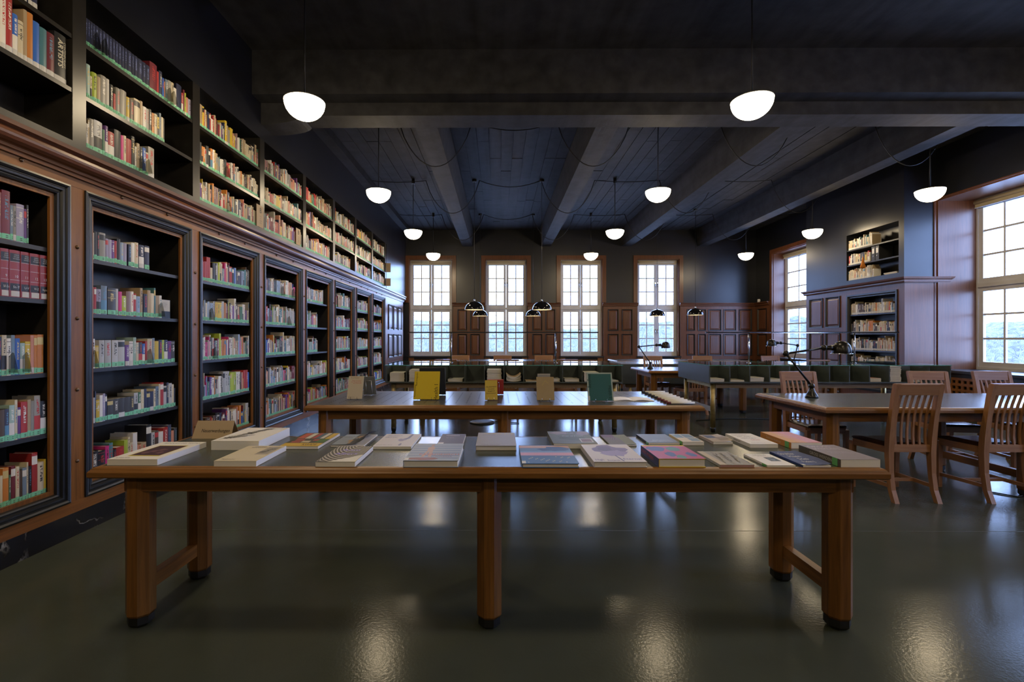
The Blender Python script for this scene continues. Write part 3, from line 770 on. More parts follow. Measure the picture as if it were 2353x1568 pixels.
class BookMesh:
    """cover (mat 0), pages (1), label (2) with per-face colour attributes"""
    def __init__(s): s.v = []; s.f = []; s.m = []; s.c = []; s.p = []; s.l = []; s.uv = []; s.sm = []
    def strip(s, prof, Z, h, col, acc, lay):
        n = len(s.v)
        for a, b, q in prof: s.v += [(a, b, Z), (a, b, Z + h)]
        for i in range(len(prof) - 1):
            s.f.append((n + 2 * i, n + 2 * i + 2, n + 2 * i + 3, n + 2 * i + 1)); s.m.append(0); s.sm.append(True)
            s.c.append((*col, 1)); s.p.append((*acc, 1)); s.l.append(lay); qa, qb = prof[i][2], prof[i + 1][2]
            s.uv += [(qa, 0), (qb, 0), (qb, 1), (qa, 1)]
    def face(s, pts, mi, col, acc, lay, uv=None):
        n = len(s.v); s.v += pts; s.f.append(tuple(range(n, n + len(pts)))); s.m.append(mi); s.sm.append(False)
        s.c.append((*col, 1)); s.p.append((*acc, 1)); s.l.append(lay)
        s.uv += uv if uv else [(-1, -1)] * len(pts)
    def build(s, name, mats, parent=None):
        me = bpy.data.meshes.new(name); me.from_pydata(s.v, [], s.f)
        for m in mats: me.materials.append(m)
        me.polygons.foreach_set('material_index', s.m); me.polygons.foreach_set('use_smooth', np.array(s.sm, dtype=bool))
        a = me.attributes.new('cover', 'FLOAT_COLOR', 'FACE'); a.data.foreach_set('color', np.array(s.c, dtype=np.float32).ravel())
        a = me.attributes.new('print', 'FLOAT_COLOR', 'FACE'); a.data.foreach_set('color', np.array(s.p, dtype=np.float32).ravel())
        a = me.attributes.new('layout', 'FLOAT_VECTOR', 'FACE'); a.data.foreach_set('vector', np.array(s.l, dtype=np.float32).ravel())
        u = me.uv_layers.new(name='spine'); u.data.foreach_set('uv', np.array(s.uv, dtype=np.float32).ravel())
        me.update(); return link(name, me, parent)
def cover_faces(bm, B, o=(0, 0, 0), full=True):
    # spine towards s*x at x=0, thickness along y, boards going back; o = offset
    s = B['s']; t = B['y1'] - B['y0']; h = B['h']; d = B['d']; ct = min(.0025, t * .16)
    lay = (B['style'], (B['i'] * .6180339) % 1.0, 0); C, A = B['col'], B['acc']
    X, Y, Z = o
    n = 4 if t > .012 else 2
    bulge = min(.006, t * .16)
    prof = []
    for i in range(n + 1):
        q = i / n; prof.append((X + s * bulge * (1 - (2 * q - 1) ** 2), Y + t * q, q))
    if s < 0: prof = prof[::-1]
    bm.strip(prof, Z, h, C, A, lay)
    xb = X - s * d
    for ya, yb in ((Y, Y + ct), (Y + t - ct, Y + t)):
        pts = [(X, ya), (X, yb), (xb, yb), (xb, ya)]
        if s < 0: pts = pts[::-1]
        bm.face([(a, b, Z + h) for a, b in pts], 0, C, A, lay)
        bm.face([(X, ya, Z), (xb, ya, Z), (xb, ya, Z + h), (X, ya, Z + h)], 0, C, A, lay)
        bm.face([(X, yb, Z), (xb, yb, Z), (xb, yb, Z + h), (X, yb, Z + h)], 0, C, A, lay)
    # spine thickness at the top
    top = [(a, b, Z + h) for a, b, q in prof] + [(X - s * .003, prof[-1][1], Z + h), (X - s * .003, prof[0][1], Z + h)]
    bm.face(top, 0, C, A, lay)
def page_faces(bm, B, o=(0, 0, 0)):
    s = B['s']; t = B['y1'] - B['y0']; h = B['h']; d = B['d']; ct = min(.0025, t * .16)
    X, Y, Z = o; x0, x1 = X - s * .003, X - s * (d - .004); y0, y1 = Y + ct, Y + t - ct; z0, z1 = Z + .002, Z + h - .004
    P = (.5, .46, .38)
    for q in ([(x0, y0, z1), (x0, y1, z1), (x1, y1, z1), (x1, y0, z1)], [(x0, y0, z0), (x0, y1, z0), (x1, y1, z0), (x1, y0, z0)],
              [(x1, y0, z0), (x1, y1, z0), (x1, y1, z1), (x1, y0, z1)]):
        bm.face(q, 1, P, P, (0, 0, 0))
def label_faces(bm, B, o=(0, 0, 0), mi=2):
    s = B['s']; t = B['y1'] - B['y0']; X, Y, Z = o
    n = 4 if t > .012 else 2; bulge = min(.006, t * .16); jj = (B['i'] * .377) % 1; lh = (.028 + .009 * jj) if B['lab'] == 'g' else .036; z0 = .003 + .004 * ((B['i'] * .711) % 1)
    for i in range(n):
        a, b = i / n, (i + 1) / n
        xa, xb = [X + s * (.0006 + bulge * (1 - (2 * q - 1) ** 2)) for q in (a, b)]
        bm.face([(xa, Y + t * a, Z + z0), (xb, Y + t * b, Z + z0), (xb, Y + t * b, Z + z0 + lh), (xa, Y + t * a, Z + z0 + lh)], mi, (.1, .5, .3), (0, 0, 0), (0, 0, 0))
    if t > .008 and B['lab'] == 'g':   # call number: two short lines of print
        for zz in (.012, .022):
            xx = X + s * (.0013 + bulge)
            bm.face([(xx, Y + t * .36, Z + zz), (xx, Y + t * .66, Z + zz), (xx, Y + t * .66, Z + zz + .004), (xx, Y + t * .36, Z + zz + .004)], mi + 1, (0, 0, 0), (0, 0, 0), (0, 0, 0))
def seen_area(B):
    p = [proj((B['X'], y, B['z'] + q)) for y in (B['y0'], B['y1']) for q in (0, B['h'])]
    if any(q is None for q in p): return 0
    xs = [q[0] for q in p]; ys = [q[1] for q in p]
    if max(xs) < 2 or min(xs) > 2350 or max(ys) < 2 or min(ys) > 1566: return 0
    return (max(xs) - min(xs)) * (max(abs(p[0][1] - p[1][1]), abs(p[2][1] - p[3][1])))
for B in BOOKS: B['area'] = seen_area(B)
order = sorted([B for B in BOOKS if B['area'] > 0 and B['row'] in ('l1', 'l2', 'l3', 'l4', 'l5', 'u1', 'u2', 'u3')], key=lambda B: -B['area'])
IND = set(B['i'] for B in order[:294])
SHELF = {'l1': 'lowest shelf', 'l2': 'second shelf', 'l3': 'third shelf', 'l4': 'fourth shelf', 'l5': 'fifth shelf', 'u1': 'low black shelf', 'u2': 'middle black shelf', 'u3': 'top black shelf'}
stuff = BookMesh()
for B in BOOKS:
    z = B['z'] + .0004
    if B['i'] in IND:
        bm = BookMesh(); cover_faces(bm, B)
        o = bm.build('book', [BOOKMAT]); o.location = (B['X'], B['y0'], z)
        row = [q for q in BOOKS if q['row'] == B['row'] and q['bay'] == B['bay']]
        ix = row.index(B); t = B['y1'] - B['y0']
        nb = [PAL[row[j]['key']][1] for j in (ix - 1, ix + 1) if 0 <= j < len(row)]
        size = 'slim' if t < .016 else ('thick' if t > .034 else 'tall' if B['h'] > .24 else 'plain')
        rel = 'between %s and %s ones' % tuple(nb) if len(nb) == 2 else 'beside a %s one' % nb[0]
        where = SHELF[B['row']] + (' over ' if B['sec'] == 'up' else ', ') + BAYNAME[B['bay']]
        lb = '%s %s book %s, %s' % (size, PAL[B['key']][1], rel, where)
        tag(o, lb, 'book', 'books on the shelves along the left wall')
        pb = BookMesh(); page_faces(pb, B); p = pb.build('page_block', [PAPER, PAPER], o)
        if B['lab']:
            lbm = BookMesh(); label_faces(lbm, B, mi=0)
            l = lbm.build('spine_label', [LABELG if B['lab'] == 'g' else LABELW, LABELINK], o)
    else:
        o = (B['X'], B['y0'], z)
        cover_faces(stuff, B, o); page_faces(stuff, B, o)
        if B['lab'] == 'g': label_faces(stuff, B, o, 2)
        elif B['lab'] == 'w': label_faces(stuff, B, o, 4)
so = stuff.build('shelved_books', [BOOKMAT, PAPER, LABELG, LABELINK, LABELW])
tag(so, 'the many smaller shelved books along the bookcase wall and in the pier', 'books', None, 'stuff')

# ---- red encyclopedia volumes on the fourth shelf
REDV = plain('encyclopedia_red', (.30, .030, .035), .36); BLKB = plain('encyclopedia_black', (.016, .015, .018), .36)
SILV = plain('silver_print', (.62, .60, .58), .4)
vols = [('8', 'Ro-Se', -60, -2), ('9', 'Sf-Ss', 0, 68), ('10', 'St-T', 69, 152), ('11', 'U-V', 154, 222), ('12', 'W-Z', 223, 298), ('13', 'Register', 299, 359)]
for num, rng, xa, xb in vols:
    ya = atX(xa / S2, 700, XS).y + .001; yb = min(atX(xb / S2, 700, XS).y - .001, pil(0) - .161); t = yb - ya; h = .292; d = .205; z = LOWZ[-1][3] + .0004
    m = MB(); n = 6
    pr = [(.009 * (1 - (2 * i / n - 1) ** 2), t * i / n) for i in range(n + 1)]
    rings = [[(x, y, zz) for x, y in pr] for zz in (0, h)]
    m.loops(rings, False, False, 0, True)
    m.box(-d, 0, 0, .004, 0, h).box(-d, 0, t - .004, t, 0, h)
    m.quad([(x, y, h) for x, y in pr] + [(-.004, t, h), (-.004, 0, h)])
    o = m.build('encyclopedia_volume', REDV); o.location = (XS, ya, z)
    tag(o, 'thick red encyclopedia volume with black bands, its spine lettered %s' % rng, 'book', 'red encyclopedia volumes')
    box('page_block', -d + .006, -.004, .004, t - .004, .003, h - .006, PAPER, o)
    def strip(name, z0, z1, mat, e=.0005, u0=.04, u1=.96):
        q = MB(); k = 6
        r2 = [[(e + .009 * (1 - (2 * w - 1) ** 2), t * w, zz) for w in [u0 + (u1 - u0) * i / k for i in range(k + 1)]] for zz in (z0, z1)]
        q.loops(r2, False, False, 0, True); return q.build(name, mat, o)
    strip('title_band', .222, .272, BLKB); strip('range_band', .040, .085, BLKB)
    for zz in (.219, .170, .105): strip('silver_rule', zz, zz + .0022, SILV, .0009)
    strip('spine_label', .004, .038, LABELW, .0010, .1, .9)
    Mx = Matrix(((0, 0, 1, .0112), (1, 0, 0, t * .5), (0, 1, 0, .128), (0, 0, 0, 1)))
    text('volume_number', num, .024, SILV, Mx, o)
    Mx2 = Mx.copy(); Mx2[2][3] = .062; text('volume_range', rng, .021, SILV, Mx2, o, width=min(t * .7, .0105 * len(rng)))
    for q in range(3):
        Mx3 = Mx.copy(); Mx3[2][3] = .262 - .012 * q
        text('volume_title', ('LEXIKON', 'DER KUNST', 'UND KUENSTLER')[q], .009, SILV, Mx3, o, width=t * (.45, .52, .68)[q])
# lettering on the big dark volume of the upper shelf
BA = [B for B in BOOKS if B['bay'] == -1 and B['row'] == 'u2'][-1]
ao = [o for o in bpy.data.objects if o.name.startswith('book') and o.get('label') and abs(o.location.y - BA['y0']) < 1e-4 and abs(o.location.z - BA['z'] - .0004) < 1e-3]
if ao:
    t = BA['y1'] - BA['y0']
    Mx = Matrix(((0, 0, 1, .0066), (0, 1, 0, t * .42), (-1, 0, 0, .20), (0, 0, 0, 1)))
    text('title', 'ARTISTS', .052, plain('cream_print', (.62, .58, .44), .5), Mx, ao[0], bold=.001)
    Mx = Mx.copy(); Mx[1][3] = t * .78
    text('title', 'CONTEMPORARY', .022, plain('cream_print', (.62, .58, .44), .5), Mx, ao[0])
    BA2 = 1
# ---- bookends of clear plastic and the section cards
def bookend(x, y, X, z, row, group='clear plastic bookends on the shelves'):
    p = atX(x, y, X)
    pts = [(-.002, 0), (.055, 0), (.058, -.012), (.052, .03), (.03, .12), (.022, .125), (-.002, .10)]
    o = MB().prism([(a, b) for a, b in pts], -.0012, .0012, 'y').build('bookend', PLASTIC)
    o.location = (X + .008, p.y, z + .0125)
    k = max(-1, min(6, int((p.y - pil(0)) // PIT)))
    r = {True: {0: 'low', 1: 'middle', 2: 'top'}, False: {0: 'lowest', 1: 'second', 2: 'third', 3: 'fourth', 4: 'fifth'}}[X == XU][row]
    return tag(o, 'clear plastic wedge bookend on the %s %sshelf, %s' % (r, 'black ' if X == XU else '', BAYNAME[k]), 'bookend', group)
for x, y, up, row in ((213, 105, 1, 2), (232, 120, 1, 2), (382, 220, 1, 2), (392, 225, 1, 2), (318, 380, 1, 0), (333, 385, 1, 0), (18, 840, 0, 2), (50, 840, 0, 2), (208, 840, 0, 2), (337, 832, 0, 2),
                      (363, 730, 0, 3), (480, 735, 0, 3), (488, 828, 0, 2), (515, 560, 1, 1), (520, 520, 1, 0), (645, 680, 0, 4), (670, 680, 0, 4), (660, 750, 0, 3), (672, 945, 0, 0)):
    bookend(x, y, XU if up else XS, UPZ[row] if up else LOWZ[0][row], row)
def section_card(letter, x, y, X, z, h, w, where):
    p = atX(x, y, X + .05)
    o = MB().box(-.001, .001, -w / 2, w / 2, 0, h).build('section_card', CARDBOARD, None, False)
    o.location = (X + .025, p.y, z + .003)
    tag(o, 'beige card lettered %s among books on %s' % (letter, where), 'sign', 'section cards')
    Mx = Matrix(((0, 0, 1, .0014), (1, 0, 0, w * .08), (0, 1, 0, h * .76), (0, 0, 0, 1)))
    text('letter', letter, h * .34, INK, Mx, o, bold=.002)
    for q in range(4):
        Mx = Mx.copy(); Mx[2][3] = h * (.5 - .1 * q)
        text('small_print', ('Kunst', 'Bau', 'Design', 'Archiv')[q], h * .07, INK, Mx, o)
section_card('B', 602, 508, XU, UPZ[0], .27, .17, 'the low black shelf behind the tent sign')
section_card('B', 689, 553, XU, UPZ[0], .24, .15, 'the low black shelf over the third bay')
section_card('B', 783, 700, XS, LOWZ[4][4], .22, .16, 'the fifth shelf of the fifth bay')
section_card('B', 841, 624, XU, UPZ[0], .20, .14, 'the low black shelf over the sixth bay')
section_card('C', 880, 576, XU, UPZ[2], .22, .16, 'the top black shelf over the last bay')
# ring binder shapes in the pier
def binder(y, z, X, col, name='ring_binder', label='dark ring binder with metal finger hole', t=.075, h=.31):
    o = MB().box(.004, .28, 0, t, 0, h).build(name, col, None, False); o.location = (X, y, z + .0005)
    tag(o, label, 'binder', 'ring binders in the pier shelves')
    m = MB().lathe([(.008, -.001), (.014, -.001), (.014, .002), (.008, .002)], 14); vv = [(-q[2] + .003, q[0] + t / 2, q[1] + .09) for q in m.v]; m.v = vv
    m.build('finger_ring', CHROME, o)
    box('label_plate', .002, .004, t * .2, t * .8, h * .5, h * .85, PAPERW, o)
    return o
for q in range(2): binder(9.50 + .1 * q, PZU[1], PX + .03, plain('black_binder', (.015, .015, .017), .4), label='black ring binder on the middle shelf of the pier niche', t=.085, h=.285)

# face-out book at the end of the fourth shelf, blank end cards, and odds and ends in the pier niche
ya = atX(1217 / S2, 700, XS).y; yb = min(atX(1292 / S2, 700, XS).y, pil(1) - .165)
o = MB().box(0, .012, 0, yb - ya, 0, .17, 0).build('face_out_book', flat((.06, .09, .15)), None, False); o.location = (XS - .03, ya, LOWZ[0][3] + .0004)
tag(o, 'face-out book, white over dark blue, at the fourth shelf end, bay beside encyclopedias', 'book')
box('cover_print', .012, .0124, .002, yb - ya - .004, .065, .168, flat((.6, .59, .57)), o)
for k in range(4):
    Mx = Matrix(((0, 0, 1, .0134), (1, 0, 0, (yb - ya) * .42), (0, 1, 0, .14 - .012 * k), (0, 0, 0, 1)))
    text('title', ('Aesthetik und', 'Mensch, Handwerk', 'und Geist der', 'Stadt 1920'), .008, INK, Mx, o) if False else text('title', ('Aesthetik und', 'Mensch, Handwerk', 'und Geist der', 'Stadt 1920')[k], .009, INK, Mx, o)
for k, (xx, row, hh) in enumerate(((896, 1, .24), (891, 0, .20))):
    p = atX(xx, 620, XU + .06)
    o = MB().box(-.06, .06, -.0012, .0012, 0, hh).build('end_card', CARDBOARD, None, False); o.location = (XL + .062, pil(7) + .07, UPZ[row])
    tag(o, 'blank %s card sticking out at the end of the %s black shelf' % (('large', 'small')[k], ('middle', 'low')[k]), 'sign')
m = MB().lathe([(.004, .0), (.035, .01), (.05, .03), (.03, .10), (.018, .17), (.006, .24)], 10, cap=True)
o = m.build('orange_bag', flat((.50, .16, .02))); o.location = (PX + .02 - .06, 9.80, PZU[0] + .20); o.location = (PX - .052, 9.80, PZU[0] + .19)
tag(o, 'small orange cloth bag hanging from the middle niche shelf of the pier', 'bag')
for k in range(3):
    o = MB().box(0, .20, 0, .30, 0, .012).build('flat_book', [flat((.6, .56, .48)), flat((.5, .44, .34)), flat((.62, .6, .55))][k], None, False); o.location = (PX + .03, 9.06 + .01 * k, PZU[0] + .0005 + .0126 * k)
    tag(o, 'pale book lying flat in the small pile on the lowest niche shelf', 'book', 'flat pile in the pier niche')
# =================================================================== tables
TH = .79
def octagon(cx, cy, r):     # flat faces front and side; r = half width
    k = r * math.tan(PI / 8)
    return [(cx - k, cy - r), (cx + k, cy - r), (cx + r, cy - k), (cx + r, cy + k), (cx + k, cy + r), (cx - k, cy + r), (cx - r, cy + k), (cx - r, cy - k)]
def table(label, x0, x1, y0, y1, top, legx, group='oak library tables', h=TH, mid_stretcher=False):
    t = wthing('library_table', label, 'table', ((x0 + x1) / 2, (y0 + y1) / 2, 0), group)
    tw = wood('table', 'x')
    box('tabletop', x0 + .04, x1 - .04, y0 + .04, y1 - .04, h - .022, h, top, t)
    MB().frame_sweep(x0, x1, y0, y1, [(.04, h - .022), (.04, h + .0005), (.030, h + .0005), (.018, h - .002), (.010, h - .008), (.008, h - .013), (.004, h - .015), (0, h - .022), (0, h - .042), (.006, h - .048), (.03, h - .050), (.06, h - .050)]).build('edge_moulding', tw, t)
    box('under_board', x0 + .03, x1 - .03, y0 + .03, y1 - .03, h - .05, h - .022, tw, t)
    r = .058; iy = .085 + r; zt = h - .05
    ap = MB()
    a0, a1, b0, b1 = x0 + .085 + .012, x1 - .085 - .012, y0 + .085 + .012, y1 - .085 - .012
    box('apron', a0, a1, b0, b0 + .025, zt - .085, zt, tw, t); box('apron', a0, a1, b1 - .025, b1, zt - .085, zt, tw, t)
    ty = wood('table', 'y')
    box('apron', a0, a0 + .025, b0 + .025, b1 - .025, zt - .085, zt, ty, t); box('apron', a1 - .025, a1, b0 + .025, b1 - .025, zt - .085, zt, ty, t)
    for lx in legx:
        for ly in (y0 + iy, y1 - iy):
            m = MB(); o8 = octagon(lx, ly, r); o7 = octagon(lx, ly, r - .008)
            m.loops([[(a, b, .052) for a, b in o7], [(a, b, .064) for a, b in o8], [(a, b, zt) for a, b in o8]], True, True)
            l = m.build('leg', wood('table'), t)
            f = MB(); f0 = octagon(lx, ly, r - .022); f1 = octagon(lx, ly, r - .006)
            f.loops([[(a, b, 0) for a, b in f0], [(a, b, .018) for a, b in f1], [(a, b, .052) for a, b in f1]], True, True)
            f.build('foot_cap', RUBBER, l)
        if lx != legx[1] or mid_stretcher:
            box('stretcher', lx - .022, lx + .022, y0 + iy + r - .004, y1 - iy - r + .004, .145, .212, ty, t)
    return t
T1 = (-1.873, 1.765, 2.185, 2.93)
t1 = table('long oak table with green linoleum top holding the new books laid flat', *T1, LINO, (T1[0] + .143, -.045, T1[1] - .143))
T2 = (-1.71, 1.80, 4.23, 5.42)
t2 = table('oak table with perforated grey top and books on display stands', *T2, STEEL, (T2[0] + .143, .05, T2[1] - .143))
# peg holes in the display table, small dark discs set in the top
m = MB(); nx, ny = 34, 15
for i in range(nx):
    for j in range(ny):
        x = T2[0] + .16 + (T2[1] - T2[0] - .32) * i / (nx - 1) ; y = T2[2] + .18 + (T2[3] - T2[2] - .36) * j / (ny - 1)
        if R.random() < .04: continue
        m.quad([(x + .0075 * math.cos(a), y + .0075 * math.sin(a), TH + .0004) for a in [PI / 3 * q for q in range(6)]])
ho = m.build('peg_holes', plain('hole_black', (.004, .004, .004), 1.0, spec=0.0), t2, False); ho['kind'] = 'stuff'
box('label_plate', -.62, -.50, T2[2] + .093, T2[2] + .0965, TH - .072, TH - .056, plain('grey_plate', (.3, .3, .29), .4), t2)
T3 = (2.775, 6.4, 4.12, 5.25)
t3 = table('oak reading table with the large jointed lamp and four chairs', *T3, LINO, (T3[0] + .143, 4.62, T3[1] - .143), mid_stretcher=True)
T4 = (2.72, 6.3, 8.80, 10.0)
t4 = table('oak reading table behind the right glass-topped case', *T4, LINO, (T4[0] + .143, 4.5, T4[1] - .143))
T5 = (-1.6, 1.9, 9.05, 10.2)
t5 = table('oak reading table behind the left glass-topped case', *T5, LINO, (T5[0] + .143, .15, T5[1] - .143))
T6 = (-1.6, 1.9, 12.6, 13.7)
t6 = table('oak reading table close to the far windows', *T6, LINO, (T6[0] + .143, .15, T6[1] - .143))
T7 = (3.1, 6.6, 12.7, 13.8)
t7 = table('oak reading table by the far right window', *T7, LINO, (T7[0] + .143, 4.85, T7[1] - .143))

# =================================================================== chairs: local +y = direction the sitter faces
def chair_proto():
    t = empty('slat_back_chair')
    cw = wood('chair')
    side = [(-.275, 0), (-.236, .10), (-.215, .24), (-.208, .42), (-.216, .54), (-.240, .72), (-.268, .88), (-.296, 1.0)]
    def post_at(z):
        for (a, za), (b, zb) in zip(side, side[1:]):
            if za <= z <= zb: return a + (b - a) * (z - za) / (zb - za)
        return side[-1][0]
    for s in (-1, 1):
        m = MB(); rings = []
        for y, z in side:
            w = .019 + (.003 if .3 < z < .6 else 0); d = .021 + (.005 if .3 < z < .6 else 0)
            x = s * (.178 + .008 * (z > .5) * (z - .5))
            rings.append([(x - w, y - d, z), (x + w, y - d, z), (x + w, y + d, z), (x - w, y + d, z)])
        m.loops(rings); m.build('leg', cw, t)
        m = MB(); x = s * .200
        m.loops([[(x - .016, .185 - .016, 0), (x + .016, .185 - .016, 0), (x + .016, .185 + .016, 0), (x - .016, .185 + .016, 0)],
                 [(x - .021, .185 - .021, .43), (x + .021, .185 - .021, .43), (x + .021, .185 + .021, .43), (x - .021, .185 + .021, .43)]]); m.build('leg', cw, t)
        m = MB()
        m.loops([[(s * .176 - .011, -.19, .40), (s * .176 + .011, -.19, .40), (s * .176 + .011, -.19, .455), (s * .176 - .011, -.19, .455)],
                 [(s * .202 - .011, .17, .395), (s * .202 + .011, .17, .395), (s * .202 + .011, .17, .452), (s * .202 - .011, .17, .452)]]); m.build('seat_rail', wood('chair', 'y'), t)
        m = MB()
        m.loops([[(s * .178 - .009, -.22, .112), (s * .178 + .009, -.22, .112), (s * .178 + .009, -.22, .142), (s * .178 - .009, -.22, .142)],
                 [(s * .200 - .009, .175, .105), (s * .200 + .009, .175, .105), (s * .200 + .009, .175, .135), (s * .200 - .009, .175, .135)]]); m.build('stretcher', wood('chair', 'y'), t)
    box('seat_rail', -.185, .185, .170, .200, .395, .452, wood('chair', 'x'), t)
    box('seat_rail', -.165, .165, -.222, -.194, .415, .478, wood('chair', 'x'), t)
    box('stretcher', -.185, .185, -.03, -.008, .112, .138, wood('chair', 'x'), t)
    m = MB(); y0 = post_at(.92); y1 = post_at(1.0)
    w = .200
    m.loops([[(-.168, y0 - .016, .905), (.168, y0 - .016, .905), (.168, y0 + .016, .905), (-.168, y0 + .016, .905)],
             [(-w, y1 - .020, .995), (w, y1 - .020, .995), (w, y1 + .020, .995), (-w, y1 + .020, .995)],
             [(-w + .006, y1 - .016, 1.004), (w - .006, y1 - .016, 1.004), (w - .006, y1 + .014, 1.004), (-w + .006, y1 + .014, 1.004)]])
    m.build('top_rail', wood('chair', 'x'), t)
    for i in range(6):
        x = -.1275 + .051 * i; m = MB(); rings = []
        for z in (.47, .54, .62, .72, .82, .915):
            y = post_at(z) + .022 * math.sin((z - .47) / .445 * PI)
            rings.append([(x - .0085, y - .006, z), (x + .0085, y - .006, z), (x + .0085, y + .006, z), (x - .0085, y + .006, z)])
        m.loops(rings); m.build('back_slat', cw, t)
    m = MB(); rings = []
    for i, z in ((.012, .450), (.0, .462), (.010, .474), (.05, .482)):
        rings.append([(-.185 + i, -.19 + i, z), (.185 - i, -.19 + i, z), (.205 - i, .195 - i, z), (-.205 + i, .195 - i, z)])
    m.loops(rings); m.build('seat', LEATHER, t)
    return t
CHAIR = chair_proto(); chair_used = [False]
def chair(x, y, rz, label):
    o = CHAIR if not chair_used[0] else copy_tree(CHAIR)
    chair_used[0] = True
    o.location = (x, y, 0); o.rotation_euler = (0, 0, rz)
    return tag(o, label, 'chair', 'slat-back oak chairs at the tables')
chair(3.50, 4.343, 0.0, 'oak slat-back chair at the lamp table, back to the new book table, beside its corner')
chair(4.30, 4.343, 0.0, 'oak slat-back chair at the lamp table, second along from the new book table')
chair(3.40, 5.22, PI + .02, 'oak slat-back chair tucked in behind the large jointed lamp')
chair(4.86, 5.28, PI - .16, 'oak slat-back chair across the lamp table, opposite, facing the new book table')
chair(5.62, 5.28, PI - .06, 'oak slat-back chair across the lamp table, nearest the lattice radiator cover')
chair(3.55, 8.98, .12, 'oak slat-back chair between the right glass case and the table behind it')
chair(3.30, 10.1, PI, 'oak slat-back chair behind the small jointed lamp under the window')
chair(4.35, 10.15, PI - .1, 'oak slat-back chair on the window side of the table behind the right case')
chair(5.55, 8.75, 0.1, 'oak slat-back chair close behind the right glass case by its light post')
chair(5.9, 10.2, PI + .1, 'oak slat-back chair at the table end near the right window')
chair(-.85, 10.4, PI, 'oak slat-back chair by the wainscot between the first and second windows')
chair(.10, 10.45, PI + .05, 'oak slat-back chair under the second far window')
chair(.98, 10.4, PI - .05, 'oak slat-back chair by the wainscot between the second and third windows')
chair(-.95, 8.95, .0, 'oak slat-back chair close behind the left glass case by its first light post')
chair(.16, 8.92, .0, 'oak slat-back chair close behind the middle of the left glass case')
chair(1.20, 8.95, .06, 'oak slat-back chair close behind the left glass case by its second light post')

# =================================================================== glass-topped magazine cases
def glass_case(label, x0, x1, y0, y1, z0=.73, z1=.985, n=12):
    t = wthing('glass_top_case', label, 'display case', ((x0 + x1) / 2, (y0 + y1) / 2, 0), 'glass-topped magazine cases')
    th = .018
    box('base_board', x0, x1, y0, y1, z0, z0 + th, GREENBOX, t)
    box('end_panel', x0, x0 + th, y0, y1, z0 + th, z1, GREENBOX, t); box('end_panel', x1 - th, x1, y0, y1, z0 + th, z1, GREENBOX, t)
    yc = y0 + .36
    box('middle_panel', x0 + th, x1 - th, yc - .008, yc + .008, z0 + th, z1, GREENBOX, t)
    box('middle_panel', x0 + th, x1 - th, y1 - .36 - .008, y1 - .36 + .008, z0 + th, z1, GREENBOX, t)
    w = (x1 - x0 - 2 * th) / n
    for i in range(1, n):
        xx = x0 + th + w * i
        box('divider', xx - .006, xx + .006, y0 + .004, yc - .008, z0 + th, z1, GREENBOX, t)
        box('divider', xx - .006, xx + .006, y1 - .36 + .008, y1 - .004, z0 + th, z1, GREENBOX, t)
    for i in range(3):
        xa = x0 + (x1 - x0) * i / 3 + (.002 if i else -.006); xb = x0 + (x1 - x0) * (i + 1) / 3 - (.002 if i < 2 else -.006)
        g = box('glass_top', xa, xb, y0 - .006, y1 + .006, z1, z1 + .008, CASEGLASS, t)
        MB().frame_sweep(xa, xb, y0 - .006, y1 + .006, [(-.0005, z1), (-.0005, z1 + .008)]).build('glass_edge', GLASSEDGE, g)
    for lx in (x0 + .10, x1 - .10):
        for ly in (y0 + .10, y1 - .10):
            l = MB().lathe([(.036, .075), (.036, z0)], 16, (lx, ly, 0), cap=True).build('leg', BRASS, t)
            MB().lathe([(.022, 0), (.034, .018), (.037, .05), (.037, .075)], 16, (lx, ly, 0), cap=True).build('foot_cap', RUBBER, l)
        box('end_stretcher', lx - .012, lx + .012, y0 + .136, y1 - .136, .30, .37, plain('painted_bar', (.36, .36, .36), .4), t)
        box('end_rail', lx - .012, lx + .012, y0 + .136, y1 - .136, z0 - .07, z0, BRASS, t)
    for ly in (y0 + .10, y1 - .10):
        box('long_rail', x0 + .136, x1 - .136, ly - .012, ly + .012, z0 - .078, z0, wood('birch', 'x'), t)
    return t, w, th
CA = (-1.648, 1.80, 7.02, 8.22); CB = (3.045, 6.53, 7.02, 8.22)
ca, wa, tha = glass_case('long grey-green case with glass top and magazine compartments, left of the gap', *CA)
cb, wb2, thb = glass_case('long grey-green case with glass top and magazine compartments, beside the lamp table', *CB)
def light_rail(label, xa, xb, posts, y, zb, zt):
    t = wthing('light_rail', label, 'lamp', ((xa + xb) / 2, y, zb), 'thin light rails on the glass cases')
    box('rail', xa, xb, y - .012, y + .012, zt - .012, zt + .008, BLACKMETAL, t)
    box('rail_edge', xa, xb, y - .014, y - .012, zt - .012, zt - .004, CHROME, t)
    for p in posts:
        MB().lathe([(.012, zb), (.012, zt - .012)], 10, (p, y, 0), cap=True).build('post', CHROME, t)
        MB().lathe([(.03, zb), (.03, zb + .006)], 14, (p, y, 0), cap=True).build('post_foot', CHROME, t)
YR = 7.62
light_rail('thin dark light rail on two posts above the left glass case', atY(938, 764, YR).x, atY(1375, 764, YR).x, [atY(1036.5, 764, YR).x, atY(1277, 764, YR).x], YR, .993, 1.475)
light_rail('thin dark light rail on two posts above the right glass case', atY(1621, 764, YR).x, atY(2065, 764, YR).x, [atY(1721, 764, YR).x, atY(1963, 764, YR).x], YR, .993, 1.475)
